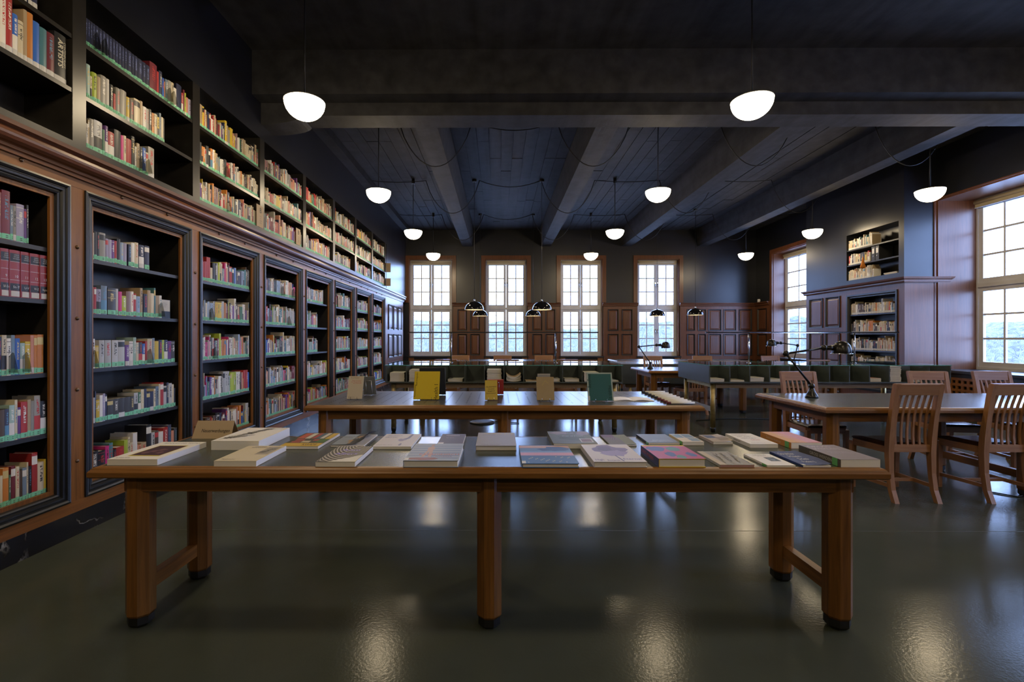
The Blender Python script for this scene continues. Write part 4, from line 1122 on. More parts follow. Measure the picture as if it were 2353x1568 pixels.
# low green chest behind
ch = wthing('low_chest', 'low grey-green chest with pale top edge behind the reading table', 'chest', (4.5, 11.3, 0))
box('body', 2.74, 6.2, 10.75, 11.95, .36, .80, GREENBOX, ch)
box('top', 2.73, 6.21, 10.74, 11.96, .80, .815, plain('pale_top', (.20, .22, .24), .25), ch)
for q in range(5): box('door', 2.76 + .69 * q, 2.76 + .69 * q + .66, 10.735, 10.75, .375, .79, GREENBOX, ch)
for lx in (2.95, 6.0):
    for ly in (10.85, 11.85):
        MB().lathe([(.034, 0), (.034, .28)], 12, (lx, ly, 0), cap=True).build('leg', BRASS, ch)
box('long_rail', 2.84, 6.1, 10.84, 10.87, .28, .36, wood('birch', 'x'), ch)
box('long_rail', 2.84, 6.1, 11.83, 11.86, .28, .36, wood('birch', 'x'), ch)

# ---- magazines in the compartments: each one its own
MAGC = [plain('magazine_%d' % i, c, .45) for i, c in enumerate(((.62, .58, .50), (.50, .47, .40), (.66, .63, .58), (.40, .36, .30), (.30, .34, .38), (.58, .40, .25), (.45, .20, .14)))]
MAGP = plain('magazine_pages', (.60, .56, .48), .7, noise=.12, nscale=300)
def magazine(x, y, z, w, d, t, rz, label, group, cm, sag=0.0):
    m = MB(); nseg = 8 if sag else 1
    def zz(u): return sag * ((2 * u - 1) ** 2)
    for k in range(nseg):
        u0, u1 = k / nseg, (k + 1) / nseg; xa, xb = -w / 2 + w * u0, -w / 2 + w * u1; a, b = zz(u0), zz(u1); e = .0006
        lo = [(xa, -d / 2, a), (xb, -d / 2, b), (xb, d / 2, b), (xa, d / 2, a)]
        hi = [(p[0], p[1], p[2] + t) for p in lo]
        m.quad(hi, 0); m.quad(lo[::-1], 0)
        for i in range(4):
            j = (i + 1) % 4
            if (i == 1 and k < nseg - 1) or (i == 3 and k > 0): continue
            m.quad([lo[i], lo[j], hi[j], hi[i]], 1)
    o = m.build('magazine', [cm, MAGP], None); o.location = (x, y, z); o.rotation_euler = (0, 0, rz)
    return tag(o, label, 'magazine', group)
def stack(case, wid, th, comp, n, t, what, where, sag=0.0, w=.215, dx=0.0, y0=None):
    z = .73 + .018 + .0006
    xc = case[0] + th + wid * (comp + .5) + dx
    for i in range(n):
        tt = t * R.uniform(.8, 1.2)
        magazine(xc + R.uniform(-.004, .004), case[2] + .185 + R.uniform(-.006, .006), z, w * R.uniform(.96, 1.0), .27, tt, R.uniform(-.02, .02), '%s %s' % (what, where), 'magazines in the glass cases', R.choice(MAGC[:4] if i < n - 1 else MAGC), sag * (.3 + .7 * i / max(1, n - 1)))
        z += tt + .0004
for comp, n, t, what, where, sag in ((0, 7, .019, 'thick cream journal in the neat stack', 'at the panelled-bay end, left glass case', 0), (1, 13, .012, 'magazine in the ragged tall stack', 'behind the yellow display book', 0),
      (3, 3, .012, 'magazine in the low stack', 'three compartments along the left glass case', 0), (5, 13, .0125, 'magazine in the neat tall stack', 'behind the red display book', 0),
      (6, 7, .010, 'magazine in the sagging curved pile', 'next to the neat tall stack in the left case', .055), (7, 1, .012, 'single magazine lying flat', 'past the sagging pile in the left glass case', 0), (8, 3, .014, 'magazine in the low pile', 'behind the tan display book', 0),
      (9, 3, .014, 'magazine in the short pile', 'between the tan and teal display books', 0), (10, 11, .013, 'magazine in the tall leaning stack', 'behind the teal display book', 0), (11, 2, .010, 'thin magazine lying flat', 'at the right end of the left glass case', 0)):
    stack(CA, wa, tha, comp, n, t, what, where, sag)
for comp, n, t, what, where in ((0, 3, .013, 'magazine in the pile', 'in the end compartment of the right glass case'), (1, 2, .012, 'magazine of a pair', 'second compartment of the right glass case'), (2, 5, .012, 'magazine in the pile', 'by the first light post of the right glass case'),
      (3, 3, .011, 'magazine in the small pile', 'just past the first light post of the right case'), (8, 5, .010, 'thin pale magazine in the pile', 'beside the tall stack in the right glass case'), (9, 16, .0135, 'magazine in the tall stack', 'in the right glass case'), (10, 4, .009, 'small booklet in the pile', 'past the tall stack in the right glass case')):
    stack(CB, wb2, thb, comp, n, t, what, where, w=.21 if comp < 8 else .16, dx=-.02)
# =================================================================== books laid out on the front table
ZT = TH + .0006
def flat_book(x0, x1, yb, tpx, yk, label, cover, prints=(), texts=(), spine=None, hard=False, slabel=False, curl=0.0, page=None, spinetext=None, lab_at=.12):
    """x0,x1,yb: photo position of the front lower edge; tpx: thickness there; yk: back edge of the top"""
    p0 = atZ(x0, yb, TH); p1 = atZ(x1, yb, TH)
    X0, X1, Y0 = p0.x, p1.x, (p0.y + p1.y) / 2
    Y0 = max(Y0, T1[2] + .012)
    T = tpx * Y0 / F
    Y1 = min(atZ((x0 + x1) / 2, yk, TH + T).y, T1[3] - .01)
    w, d = X1 - X0, Y1 - Y0
    o = None; e = .0035 if hard else 0.0; ct = .0028 if hard else .0009
    cm = flat(cover, .34); m = MB()
    m.box(0, w, 0, d, 0, ct)
    m.box(0, .003 if hard else .0012, 0, d, ct, T - ct)
    nu, nv = 8, 6
    def top(u, v): return T + curl * max(0, (u * .75 + (1 - abs(v - .35)) * .25)) ** 5
    if curl:
        for i in range(nu):
            for j in range(nv):
                q = [((i + a) / nu, (j + b) / nv) for a, b in ((0, 0), (1, 0), (1, 1), (0, 1))]
                m.quad([(w * u, d * v, top(u, v)) for u, v in q]); m.quad([(w * u, d * v, top(u, v) - .0007) for u, v in q][::-1])
    else:
        m.box(0, w, 0, d, T - ct, T)
    o = m.build('display_book', cm, None, not curl); o.location = (X0, Y0, ZT)
    tag(o, label, 'book', 'new books laid flat on the front table')
    box('page_block', .003 if hard else .0012, w - e - .0006, e + .0004, d - e - .0004, ct, T - ct - (.0004 if curl else 0), page or PAPERW, o)
    for pr in prints:
        col, pts = pr[0], pr[1]
        q = MB()
        if len(pts) == 2: (a, b), (c, f) = pts; pts = [(a, b), (c, b), (c, f), (a, f)]
        if curl:    # follow the lifted cover
            us = [p[0] for p in pts]; vs_ = [p[1] for p in pts]; a, c, b, f = min(us), max(us), min(vs_), max(vs_)
            for i in range(6):
                for j in range(4):
                    q.quad([(w * (a + (c - a) * (i + k) / 6), d * (b + (f - b) * (j + l) / 4), top(a + (c - a) * (i + k) / 6, b + (f - b) * (j + l) / 4) + .0006) for k, l in ((0, 0), (1, 0), (1, 1), (0, 1))])
        else:
            lv = .0002 + .000016 * len(o.children)
            q.quad([(w * u, d * v, T + lv) for u, v in pts])
        q.build('cover_print', flat(col, .36) if isinstance(col, tuple) else col, o, False)
    for body, u, v, size, col, width in texts:
        Mx = Matrix.Translation((w * u, d * v, (top(u, v) + .0012 if curl else T + .0003 + .000016 * len(o.children))))
        text('title', body, size * d, flat(col) , Mx, o, width=width * w if width else None)
    if spine:
        box('spine', -.0012, 0, 0, d, 0, T, flat(spine, .36), o)
    if spinetext:
        body, col, vv = spinetext
        Mx = Matrix(((0, 0, -1, -.0016), (-1, 0, 0, d * vv), (0, 1, 0, T * .5), (0, 0, 0, 1)))
        text('spine_title', body, T * .6, flat(col), Mx, o)
    if slabel:
        q = MB().box(-.0019, -.0004, d * lab_at - .018, d * lab_at + .018, .0005, T - .0005)
        q.build('spine_label', plain('label_green_bright', (.12, .42, .13), .4), o, False)
    return o
def circ(u, v, ru, rv, n=14, a0=0.0): return [(u + ru * math.cos(a0 + 2 * PI * i / n), v + rv * math.sin(a0 + 2 * PI * i / n)) for i in range(n)]
def blob(u, v, ru, rv, n=16, seed=1, amp=.25):
    r = random.Random(seed); return [(u + ru * k * math.cos(2 * PI * i / n), v + rv * k * math.sin(2 * PI * i / n)) for i in range(n) for k in (1 + amp * (r.random() - .5) * 2,)]
def strokes(u, v, ru, rv, n, seed, col):
    # loose pencil-like strokes gathered along a slanting sweep
    r = random.Random(seed); out = []
    for i in range(n):
        a = r.uniform(-1, 1); b = r.gauss(0, .34); x = u + ru * (a * .7 + b * .5); y = v + rv * (a * .8 + b * .35)
        dx, dy = r.uniform(.03, .12), r.uniform(-.03, .05); w = r.uniform(.006, .016); g = r.choice((.7, 1.2, 2.0))
        out.append((tuple(min(.6, c * g) for c in (round(col[0], 2),) * 3), [(x - dx, y - dy), (x + dx, y + dy), (x + dx, y + dy + w), (x - dx, y - dy + w)]))
    return out
WH, CR, DK = (.72, .70, .68), (.58, .51, .38), (.03, .03, .032)
# front row
flat_book(246, 362, 1070, 14, 1016, 'white softcover book with a dark purple picture edged in yellow, by the table corner', WH,
    [((.50, .42, .05), ((.20, .16), (.84, .76))), ((.060, .030, .045), ((.22, .20), (.82, .74)))] + [((.16, .08, .09), blob(.35 + .1 * i, .35 + .08 * (i % 3), .07, .06, 12, i)) for i in range(4)],
    [('BIENNALE DES TEXTILS', .55, .90, .06, DK, .8), ('ATELIER', .22, .07, .045, DK, .3)])
flat_book(491, 589, 1073, 13, 1025, 'cream softcover book with small black-and-white portrait at its upper right', CR, [((.34, .31, .27), ((.62, .40), (.95, .92)))] + strokes(.78, .66, .10, .18, 26, 8, (.06, .06, .06)),
    [('GEORG', .38, .93, .06, DK, .3), ('BERNHARD', .40, .86, .06, DK, .4), ('Tagebuecher', .25, .10, .06, DK, .34)])
rip = []
for i in range(15):
    r0 = .10 + .075 * i; cl = lambda q: min(.985, max(.015, q)); ring_ = []
    for r1_ in (r0, r0 + .030):
        pts_ = [(cl(.62 + r1_ * 1.0 * math.cos(a_)), cl(1.05 + r1_ * 1.15 * math.sin(a_))) for a_ in [PI * (1.02 + .96 * q / 16) for q in range(17)]]
        ring_ += pts_ if r1_ == r0 else pts_[::-1]
    rip.append(((.42, .39, .35), ring_))
rip.append(((.62, .60, .57), [(.30, .0), (1, .0), (1, .42)]))
flat_book(724, 816, 1074, 12, 1026, 'thick white book whose dark cover has rippling lines and violet lettering', (.07, .062, .06), rip, [('Anni', .52, .72, .19, (.30, .24, .72), .5), ('Albers', .52, .48, .19, (.30, .24, .72), .6)])
flat_book(926, 1053, 1075, 16, 1020, 'hardcover with pale blue striped sea cover and a standing figure', (.30, .34, .42), [((.20, .25, .36), ((.02, .1 + .14 * i), (.98, .15 + .14 * i))) for i in range(6)] +
    [((.45, .30, .24), [(.27, .18), (.33, .18), (.37, .52), (.41, .18), (.47, .18), (.44, .55), (.46, .72), (.40, .80), (.36, .80), (.31, .72), (.33, .55)]), ((.40, .27, .22), circ(.385, .87, .035, .07)), ((.25, .10, .10), blob(.38, .09, .28, .08, 14, 4)), ((.6, .6, .58), ((.01, .02), (.08, .14)))],
    [('PARADIESISCH', .60, .32, .13, (.45, .14, .12), .75), ('SCHWERER', .66, .20, .09, (.20, .16, .28), .4)], hard=True)
flat_book(1200, 1331, 1076, 10, 1024, 'hardcover with blue and pink dreamy landscape cover dotted with small flowers', (.08, .16, .34), [((.14, .24, .44), ((0, .62), (1, .80))), ((.52, .35, .36), ((0, .82), (1, .97))), ((.06, .11, .28), blob(.68, .76, .28, .12, 16, 5)), ((.55, .30, .42), ((0, .40), (1, .56))), ((.20, .32, .55), ((0, .56), (1, .63)))] +
    [((.55, .50, .38), circ(.12 + .8 * ((i * .37) % 1), .06 + .28 * ((i * .61) % 1), .014, .016, 6)) for i in range(22)] + [((.62, .62, .6), ((.0, .0), (.07, .12)))], [('LANDSCHAFTEN', .30, .90, .05, (.6, .5, .5), .28)], hard=True)
flat_book(1365, 1487, 1075, 13, 1022, 'white hardcover with a big violet poppy flower on the cover', (.55, .53, .58), [((.17, .15, .34), blob(.50, .66, .33, .26, 18, 2)), ((.27, .24, .47), blob(.55, .46, .28, .17, 16, 8)), ((.13, .12, .28), blob(.42, .72, .15, .14, 12, 12)), ((.12, .12, .30), [(.50, .34), (.53, .34), (.60, .03), (.57, .03)])],
    [('High', .14, .10, .12, (.08, .08, .3), .16), ('Eternal', .78, .14, .12, (.10, .10, .4), .34), ('Botanik', .40, .07, .09, (.08, .08, .3), .24)], hard=True)
flat_book(1514, 1622, 1075, 20, 1024, 'thick yellow hardcover with pink, blue and green curvy shapes on its jacket', (.60, .42, .03), [((.42, .08, .20), ((0, .0), (1, .93))), ((.07, .10, .28), blob(.22, .72, .20, .18, 14, 6)), ((.09, .22, .22), blob(.62, .70, .16, .16, 16, 3, .1)), ((.07, .10, .28), blob(.40, .30, .11, .18, 12, 21)), ((.09, .22, .22), blob(.55, .14, .12, .12, 12, 31)), ((.07, .12, .32), blob(.84, .30, .10, .14, 12, 41))],
    hard=True, spine=(.05, .06, .16), spinetext=('KUNST IM FREIEN', (.5, .1, .1), .6))
flat_book(1655, 1734, 1075, 6, 1038, 'thin book with black-and-white snowy trees photo and beige stripe', (.30, .29, .27), [((.45, .38, .28), ((0, 0), (.20, 1)))] + [((.04, .04, .045) if i % 3 else (.5, .5, .49), [(a_, b_), (a_ + .012, b_), (a_ + .012 + s_, b_ + l_), (a_ + s_, b_ + l_)]) for i in range(60) for a_, b_, s_, l_ in [(.24 + .70 * ((i * .431) % 1), .04 + .68 * ((i * .297) % 1), .12 * ((i * .77) % 1 - .5), .10 + .16 * ((i * .53) % 1))]], page=plain('pink_pages', (.45, .25, .24), .7))
flat_book(1764, 1828, 1075, 5, 1044, 'slim white paperback with a small square dark photo on its cover', WH, [((.07, .09, .11), ((.46, .34), (.84, .68))), ((.16, .20, .24), blob(.62, .5, .12, .11, 12, 2))], [('DIE HAND', .5, .88, .09, DK, .5), ('Erzaehlung', .6, .78, .06, DK, .5)], slabel=True)
flat_book(1845, 1910, 1075, 5, 1038, 'dark blue paperback covered with big white hand lettering', (.025, .045, .16), [((.6, .6, .58), ((0, 0), (.12, .07)))], [('Strahlen', .40, .78, .18, (.62, .62, .6), .60), ('Haende', .55, .58, .18, (.62, .62, .6), .66), ('Steine', .62, .38, .16, (.62, .62, .6), .6), ('Faden Licht', .6, .20, .14, (.62, .62, .6), .7)], curl=.012)
flat_book(1932, 2023, 1075, 18, 1023, 'very thick grey-mauve paperback with pale lettering and green spine label', (.20, .165, .17), [], [('GROSS', .40, .86, .15, (.45, .36, .38), .62), ('WERDEN', .44, .70, .15, (.45, .36, .38), .7), ('Handbuch fuer Bildung', .5, .50, .055, (.42, .36, .37), .55), ('Praxis und Theorie', .55, .42, .055, (.42, .36, .37), .6)], spine=(.095, .085, .08), spinetext=('GROSS WERDEN', (.5, .48, .45), .45), slabel=True)
# back row
flat_book(485, 595, 1035, 21, 983, 'large thick white book with a grey windswept tree drawing, next to the tent sign', WH, strokes(.40, .55, .26, .42, 90, 3, (.10, .10, .10)) + strokes(.34, .28, .24, .14, 40, 5, (.2, .2, .2)),
    [('WALDSTUECKE', .80, .90, .05, (.35, .34, .33), .4), ('Zeichnung und Graphik', .82, .83, .04, (.4, .4, .4), .42)])
flat_book(641, 731, 1033, 7, 995, 'hardcover with red, white, green and ochre striped geometric cover', (.045, .05, .035), [((.50, .33, .05), ((0, 0), (1, .22))), ((.40, .08, .05), ((.06, .55), (.26, .98))), ((.5, .48, .42), ((.28, .55), (.42, .98))), ((.33, .05, .05), ((.45, .55), (.56, .98))), ((.06, .11, .17), ((.58, .55), (.68, .98))), ((.5, .48, .45), ((.69, .55), (.80, .98))), ((.50, .33, .05), ((.84, .52), (1, .98))), ((.34, .06, .05), ((.12, .38), (.36, .5))), ((.5, .42, .30), ((.36, .26), (.58, .38))), ((.34, .06, .05), ((.60, .38), (.82, .5))), ((.06, .13, .04), ((.74, .26), (.99, .5))), ((.34, .06, .05), ((.10, .25), (.34, .34)))],
    [('KWAMI', .70, .11, .17, (.03, .02, .01), .36)])
flat_book(759, 836, 1028, 4, 998, 'dark paperback with hands on the cover, its front cover curling up', (.04, .045, .06), [((.20, .24, .32), ((0, .05), (.45, .95))), ((.33, .20, .10), ((.36, .1), (.52, .4))), ((.33, .20, .10), ((.52, .55), (.74, .75)))], [('Auf ihren Haenden', .32, .7, .10, (.03, .03, .04), .5), ('Ich sehe', .68, .42, .12, (.6, .6, .62), .4)], curl=.055)
flat_book(855, 945, 1033, 6, 998, 'pale lilac-white paperback with a violet brush shape on the cover', (.50, .47, .50), [((.15, .14, .24), [(.74, .97), (.80, .97), (.78, .62), (.70, .50), (.60, .42), (.54, .48), (.62, .60), (.70, .68)]), ((.22, .20, .32), blob(.60, .5, .10, .10, 12, 2)), ((.18, .17, .28), blob(.66, .15, .04, .10, 8, 7))], [('ABSTRACT', .30, .84, .12, (.10, .15, .38), .42), ('EROTIC', .25, .70, .12, (.08, .10, .22), .34), ('Louise Eva Alice', .26, .12, .05, DK, .42)])
flat_book(1003, 1062, 1030, 7, 998, 'small dark mauve book with pale lettering partly behind the striped sea book', (.10, .075, .085), [((.62, .60, .58), ((.02, .02), (.24, .20)))], [('PENDANTS', .48, .84, .13, (.5, .46, .45), .55), ('Ein Spiel', .4, .62, .06, (.4, .36, .36), .3)])
flat_book(1093, 1187, 1036, 11, 995, 'grey linen hardcover with yellow block lettering along its top', (.30, .275, .24), [], [('GUCKEN', .55, .90, .11, (.50, .36, .04), .78), ('BILDER UND TEXTE', .30, .80, .05, (.1, .09, .08), .34), ('Fotografie 1990 bis 2020', .36, .07, .05, (.09, .08, .08), .46)], hard=True)
flat_book(1272, 1374, 1032, 12, 990, 'thick paperback with murky green and mauve painting and a small framed picture', (.11, .12, .10), [((.24, .20, .20), blob(.25, .86, .24, .12, 14, 3)), ((.22, .18, .20), blob(.85, .82, .16, .16, 14, 5)), ((.06, .07, .05), blob(.5, .45, .36, .22, 16, 7)), ((.62, .60, .58), ((.66, .10), (.94, .38))), ((.14, .07, .08), ((.68, .13), (.92, .35)))], [('A LIFE', .55, .84, .07, (.6, .6, .58), .16), ('STORY OF A COAT', .55, .58, .08, (.62, .62, .6), .5)], spine=(.12, .12, .10))
fo = flat_book(1402, 1463, 1026, 3, 994, 'purple and olive folded brochure with crossing shapes', (.12, .13, .06), [((.09, .035, .09), ((0, .30), (.5, 1))), ((.10, .09, .09), [(.02, 0), (.34, .72), (.62, .0)]), ((.5, .46, .36), ((.02, 0), (.14, .10)))], curl=.006)
flat_book(1490, 1562, 1023, 5, 992, 'blue-grey paperback with pale lettering and dark striped spine', (.17, .21, .29), [], [('ENTWERFEN', .55, .26, .12, (.42, .46, .54), .6), ('UND GESTALTEN', .5, .14, .09, (.42, .46, .54), .7)], spine=(.03, .035, .05), slabel=True, lab_at=.08)
flat_book(1569, 1618, 1024, 8, 998, 'small cream paperback with three blue picture squares', CR, [((.17, .27, .36), ((.05, .5), (.45, .95))), ((.14, .22, .30), ((.5, .5), (.95, .95))), ((.18, .25, .30), ((.5, .08), (.95, .44)))], slabel=True)
flat_book(1639, 1684, 1022, 6, 1000, 'small beige book with curling cover showing blue sea and rocks', (.38, .32, .27), [((.07, .09, .17), ((.1, .5), (.6, .9))), ((.24, .20, .18), ((.5, .15), (.95, .6)))], curl=.014)
flat_book(1724, 1788, 1030, 9, 997, 'white paperback with bold grey and red lettered cover, before the lamp table', WH, [], [('FEMINIST', .40, .84, .11, (.16, .14, .14), .58), ('ART AND', .42, .68, .11, (.16, .14, .14), .52), ('HISTORY', .46, .52, .11, (.16, .14, .14), .56), ('NOW', .56, .36, .12, (.45, .06, .05), .32), ('AN ANTHOLOGY OF TEXTS', .5, .12, .05, DK, .7)], spinetext=('FEMINIST ART', DK, .5))
flat_book(1818, 1889, 1032, 14, 993, 'thick paperback fading from orange to pink with a green spine label', (.55, .26, .20), [((.56, .30, .10), ((0, 0), (.3, 1))), ((.55, .27, .17), ((.3, 0), (.55, 1))), ((.52, .24, .28), ((.55, 0), (1, 1)))], [('Zeichnen', .52, .66, .12, (.62, .40, .34), .5), ('koennen', .52, .50, .10, (.62, .40, .34), .42)], spine=(.50, .22, .06), spinetext=('Zeichnen koennen', (.6, .45, .35), .55), slabel=True)
# tent card
pA = atZ(440, 1009, TH); pB = atZ(528, 1010, TH)
tw = pB.x - pA.x; m = MB(); hh = .098; dp = .05
th_ = .0016
m.loops([[(0, 0, 0), (tw, 0, 0), (tw, th_, 0), (0, th_, 0)], [(.006, dp, hh), (tw - .006, dp, hh), (tw - .006, dp + th_, hh), (.006, dp + th_, hh)], [(0, 2 * dp, 0), (tw, 2 * dp, 0), (tw, 2 * dp + th_, 0), (0, 2 * dp + th_, 0)]], True, True)
o = m.build('tent_sign', CARDBOARD); o.location = (pA.x, pA.y, ZT)
tag(o, 'folded beige tent card reading Neuerwerbungen on the front table', 'sign')
ang = math.atan2(hh, dp)
Mx = Matrix.Translation((tw * .56, dp * .44 - .0012, hh * .44)) @ Matrix.Rotation(ang, 4, 'X')
text('lettering', 'Neuerwerbungen', .030, INK, Mx, o, shear=.18, width=tw * .72)

# =================================================================== books on stands on the perforated table
def stand_book(xc, yb, w, h, t, col, label, prints=(), texts=(), rz=0.0, back=False, zl=.008):
    p = atZ(xc, yb, TH)
    th = thing('stand_book', label, 'book', (p.x, p.y, ZT + zl), rz, 'books on wire stands')
    tilt = Matrix.Rotation(-math.radians(19), 4, 'X')
    if back: tilt = Matrix.Rotation(PI, 4, 'Z') @ tilt
    def put(ob): ob.matrix_local = tilt; return ob
    m = MB().box(-w / 2, w / 2, 0, .002, 0, h).box(-w / 2, w / 2, t - .002, t, 0, h).box(-w / 2, -w / 2 + .002, .002, t - .002, 0, h)
    c = put(m.build('cover', flat(col, .35), th, False))
    put(box('page_block', -w / 2 + .002, w / 2 - .003, .002, t - .002, .003, h - .003, PAPERW, th))
    for k, (cc, pts) in enumerate(prints):
        if len(pts) == 2: (a, b), (e, f) = pts; pts = [(a, b), (e, b), (e, f), (a, f)]
        put(MB().quad([(-w / 2 + w * u, -.0003 - .00005 * k, h * v) for u, v in pts]).build('cover_print', flat(cc, .36), th, False))
    for body, u, v, size, cc, rot, width in texts:
        Mx = tilt @ Matrix.Translation((-w / 2 + w * u, -.0007, h * v)) @ Matrix.Rotation(PI / 2, 4, 'X') @ Matrix.Rotation(rot, 4, 'Z')
        text('title', body, size, flat(cc), Mx, th, width=width)
    # wire stand, a thing of its own
    s = thing('wire_stand', 'bent wire book stand under the ' + label.split(',')[0], 'stand', (p.x, p.y, TH + .0003), rz + (PI if back else 0), 'wire book stands')
    wm = MB()
    for q in (-.22, .22):
        x = w * q
        wm.tube([(x, -.018, .028), (x, -.020, .012), (x, -.014, .0035), (x, .02, .0035), (x, .10, .0035)], .0022, 5)
        wm.tube([(x, .02, .0035), (x, t + .024, .03), (x, t + .024 + h * .22, .03 + h * .62)], .0022, 5)
    wm.tube([(-w * .22, t + .024 + h * .22, .03 + h * .62), (w * .22, t + .024 + h * .22, .03 + h * .62)], .0022, 5)
    wm.tube([(-w * .22, .10, .0035), (w * .22, .10, .0035)], .0022, 5)
    wm.build('wire', CHROME, s)
    return th
stand_book(814, 919, .145, .225, .012, (.50, .43, .32), 'cream book with small red lines of print, on a wire stand', [], [('Pierre Monastier', .42, .92, .011, DK, 0, .08), ('Fragen zur Kunst', .55, .80, .012, (.45, .06, .05), 0, .09), ('der Ausstellung', .52, .74, .012, (.45, .06, .05), 0, .10), ('am Museum', .60, .68, .012, (.45, .06, .05), 0, .08), ('Edition', .3, .07, .009, DK, 0, .06)])
stand_book(851, 908, .13, .20, .010, (.20, .21, .21), 'grey book turned away, back to back with the cream one', back=True)
stand_book(979, 920, .245, .275, .010, (.58, .42, .02), 'bright yellow book with black sideways lettering, on a wire stand', [((.5, .36, .02), ((0, 0), (.03, 1)))], [('Health I', .88, .24, .052, (.03, .025, .01), PI / 2, None), ('Health & Imagination', .10, .72, .020, (.06, .05, .01), PI / 2, .13), ('Reenvisioning', .05, .3, .018, (.06, .05, .01), PI / 2, .12)])
stand_book(996, 908, .26, .30, .012, (.035, .04, .045), 'tall dark book turned away behind the bright yellow one', back=True)
stand_book(1129, 921, .118, .19, .012, (.50, .36, .06), 'small mustard book with black italic title, on a wire stand', [], [('The Ecological', .5, .66, .017, DK, .05, .10), ('Uncanny', .5, .55, .017, DK, .05, .06), ('Imagined', .5, .44, .017, DK, .05, .065), ('Environments', .5, .33, .017, DK, .05, .09)], rz=.05)
stand_book(1139, 907, .165, .165, .014, (.42, .05, .045), 'red book turned away behind the small mustard one', back=True)
stand_book(1254, 922, .165, .225, .012, (.34, .25, .13), 'tan book with faint gold drawing, on a wire stand', [((.42, .31, .12), [(.3, .62), (.32, .60), (.5, .82), (.48, .84)]), ((.42, .31, .12), [(.5, .82), (.66, .70), (.67, .73), (.5, .86)])])
stand_book(1248, 908, .13, .23, .012, (.45, .42, .36), 'pale book turned away behind the tan one', back=True)
stand_book(1381, 923, .24, .27, .010, (.028, .105, .10), 'teal book with pale blurred edges and black lettering, on a wire stand', [((.30, .36, .32), ((0, 0), (.06, 1))), ((.30, .36, .32), ((0, .95), (1, 1))), ((.30, .36, .32), ((.95, 0), (1, 1))), ((.5, .48, .42), ((.0, .0), (.08, .16)))], [('Imagining', .11, .70, .045, (.01, .03, .03), -PI / 2, .13), ('Health II', .88, .30, .045, (.01, .03, .03), -PI / 2, .12)])
stand_book(1368, 908, .16, .19, .012, (.14, .02, .03), 'dark red book turned away behind the teal one', back=True)
# open magazine and the fan of hanging-file booklets
p = atZ(1452, 923, TH)
mg = MB()
for s in (-1, 1):
    rings = []
    for i in range(7):
        u = i / 6; rings.append([(s * .19 * u, 0, .004 + .012 * math.sin(PI * min(1, u * 1.1)) * (1 - .6 * u)), (s * .19 * u + .0, .25, .004 + .012 * math.sin(PI * min(1, u * 1.1)) * (1 - .6 * u))])
    mg.loops(rings, False, False, 0, True)
mg.box(-.19, .19, 0, .25, 0, .004)
o = mg.build('open_magazine', PAPERW); o.location = (p.x + .02, p.y + .01, ZT); o.rotation_euler = (0, 0, -.05)
tag(o, 'open magazine with pale cover lying flat on the perforated table', 'magazine')
for i in range(9):
    q = i / 8
    pl = atZ(1475 + (1533 - 1475) * q, 904 + (930 - 904) * q, TH)
    c = empty('booklet', (pl.x, min(max(pl.y, T2[2] + .06), T2[3] - .09), TH + .0006 + .0002), 0)
    tag(c, 'white booklet with dark bound edge in the fanned row at the table end', 'booklet', 'fanned booklets on the perforated table')
    MB().tube([(.035, .012, .0115), (.25, .012, .0115)], .0105, 8).build('rolled_pages', PAPERW, c)
    box('pages', .03, .245, .012, .07, .001, .010, PAPERW, c)
    MB().tube([(0, .012, .011), (.036, .012, .0115)], .0112, 8).build('bound_edge', [flat((.04, .04, .045)), flat((.13, .03, .035))][i > 4], c)

# =================================================================== jointed desk lamps
def desk_lamp(base, elbow, head, label):
    t = thing('jointed_lamp', label, 'lamp', base, 0, 'black jointed desk lamps')
    b = Vector((0, 0, 0)); e = Vector(elbow) - Vector(base); h = Vector(head) - Vector(base)
    MB().lathe([(.001, 0), (.058, 0), (.058, .010), (.050, .030), (.036, .052), (.028, .072), (.022, .092), (.012, .10), (.001, .10)], 20).build('base', BLACKMETAL, t)
    j = Vector((0, 0, .115))
    MB().sphere(j, .028, 14, 8).build('base_joint', BLACKMETAL, t)
    MB().tube([j, e], .0105, 8).build('lower_arm', BLACKMETAL, t)
    MB().sphere(e, .030, 14, 8).build('elbow_joint', BLACKMETAL, t)
    d = (h - e).normalized(); hj = h - d * .02
    MB().tube([e, hj], .0105, 8).build('upper_arm', BLACKMETAL, t)
    MB().sphere(hj, .030, 14, 8).build('head_joint', BLACKMETAL, t)
    s = 1 if d.x > 0 else -1
    c = h + Vector((s * .155, 0, -.012))
    MB().tube([hj, hj + Vector((s * .05, 0, .0)), hj + Vector((s * .085, 0, .0))], .018, 10, r1=.030).build('lamp_socket', BLACKMETAL, t)
    sh = MB().lathe([(.082, -.045), (.083, -.03), (.081, .0), (.072, .035), (.050, .062), (.022, .074), (.001, .076)], 22, c)
    sh.lathe([(.078, -.045), (.078, -.03), (.076, .0), (.066, .033), (.044, .058), (.001, .070)], 22, c)
    so_ = sh.build('shade', BLACKMETAL, t)
    MB().lathe([(.080, -.050), (.094, -.052), (.096, -.047), (.082, -.044)], 24, c).build('shade_ring', CHROME, t)
    MB().sphere(c + Vector((0, 0, -.01)), .026, 12, 8).build('bulb', PAPERW, t)
    return t
Yl = 4.78
def lp(x, y, Y): return tuple(atY(x, y, Y))
bz = atZ(1865, 914, TH)
desk_lamp((bz.x, bz.y, ZT), lp(1806, 813, bz.y), lp(1898, 799, bz.y), 'large black jointed lamp standing on the near reading table')
bz2 = atZ(1494, 848, TH)
desk_lamp((bz2.x, bz2.y, ZT), lp(1468, 797, bz2.y), lp(1511, 793, bz2.y), 'black jointed lamp on the reading table in front of the fourth window')
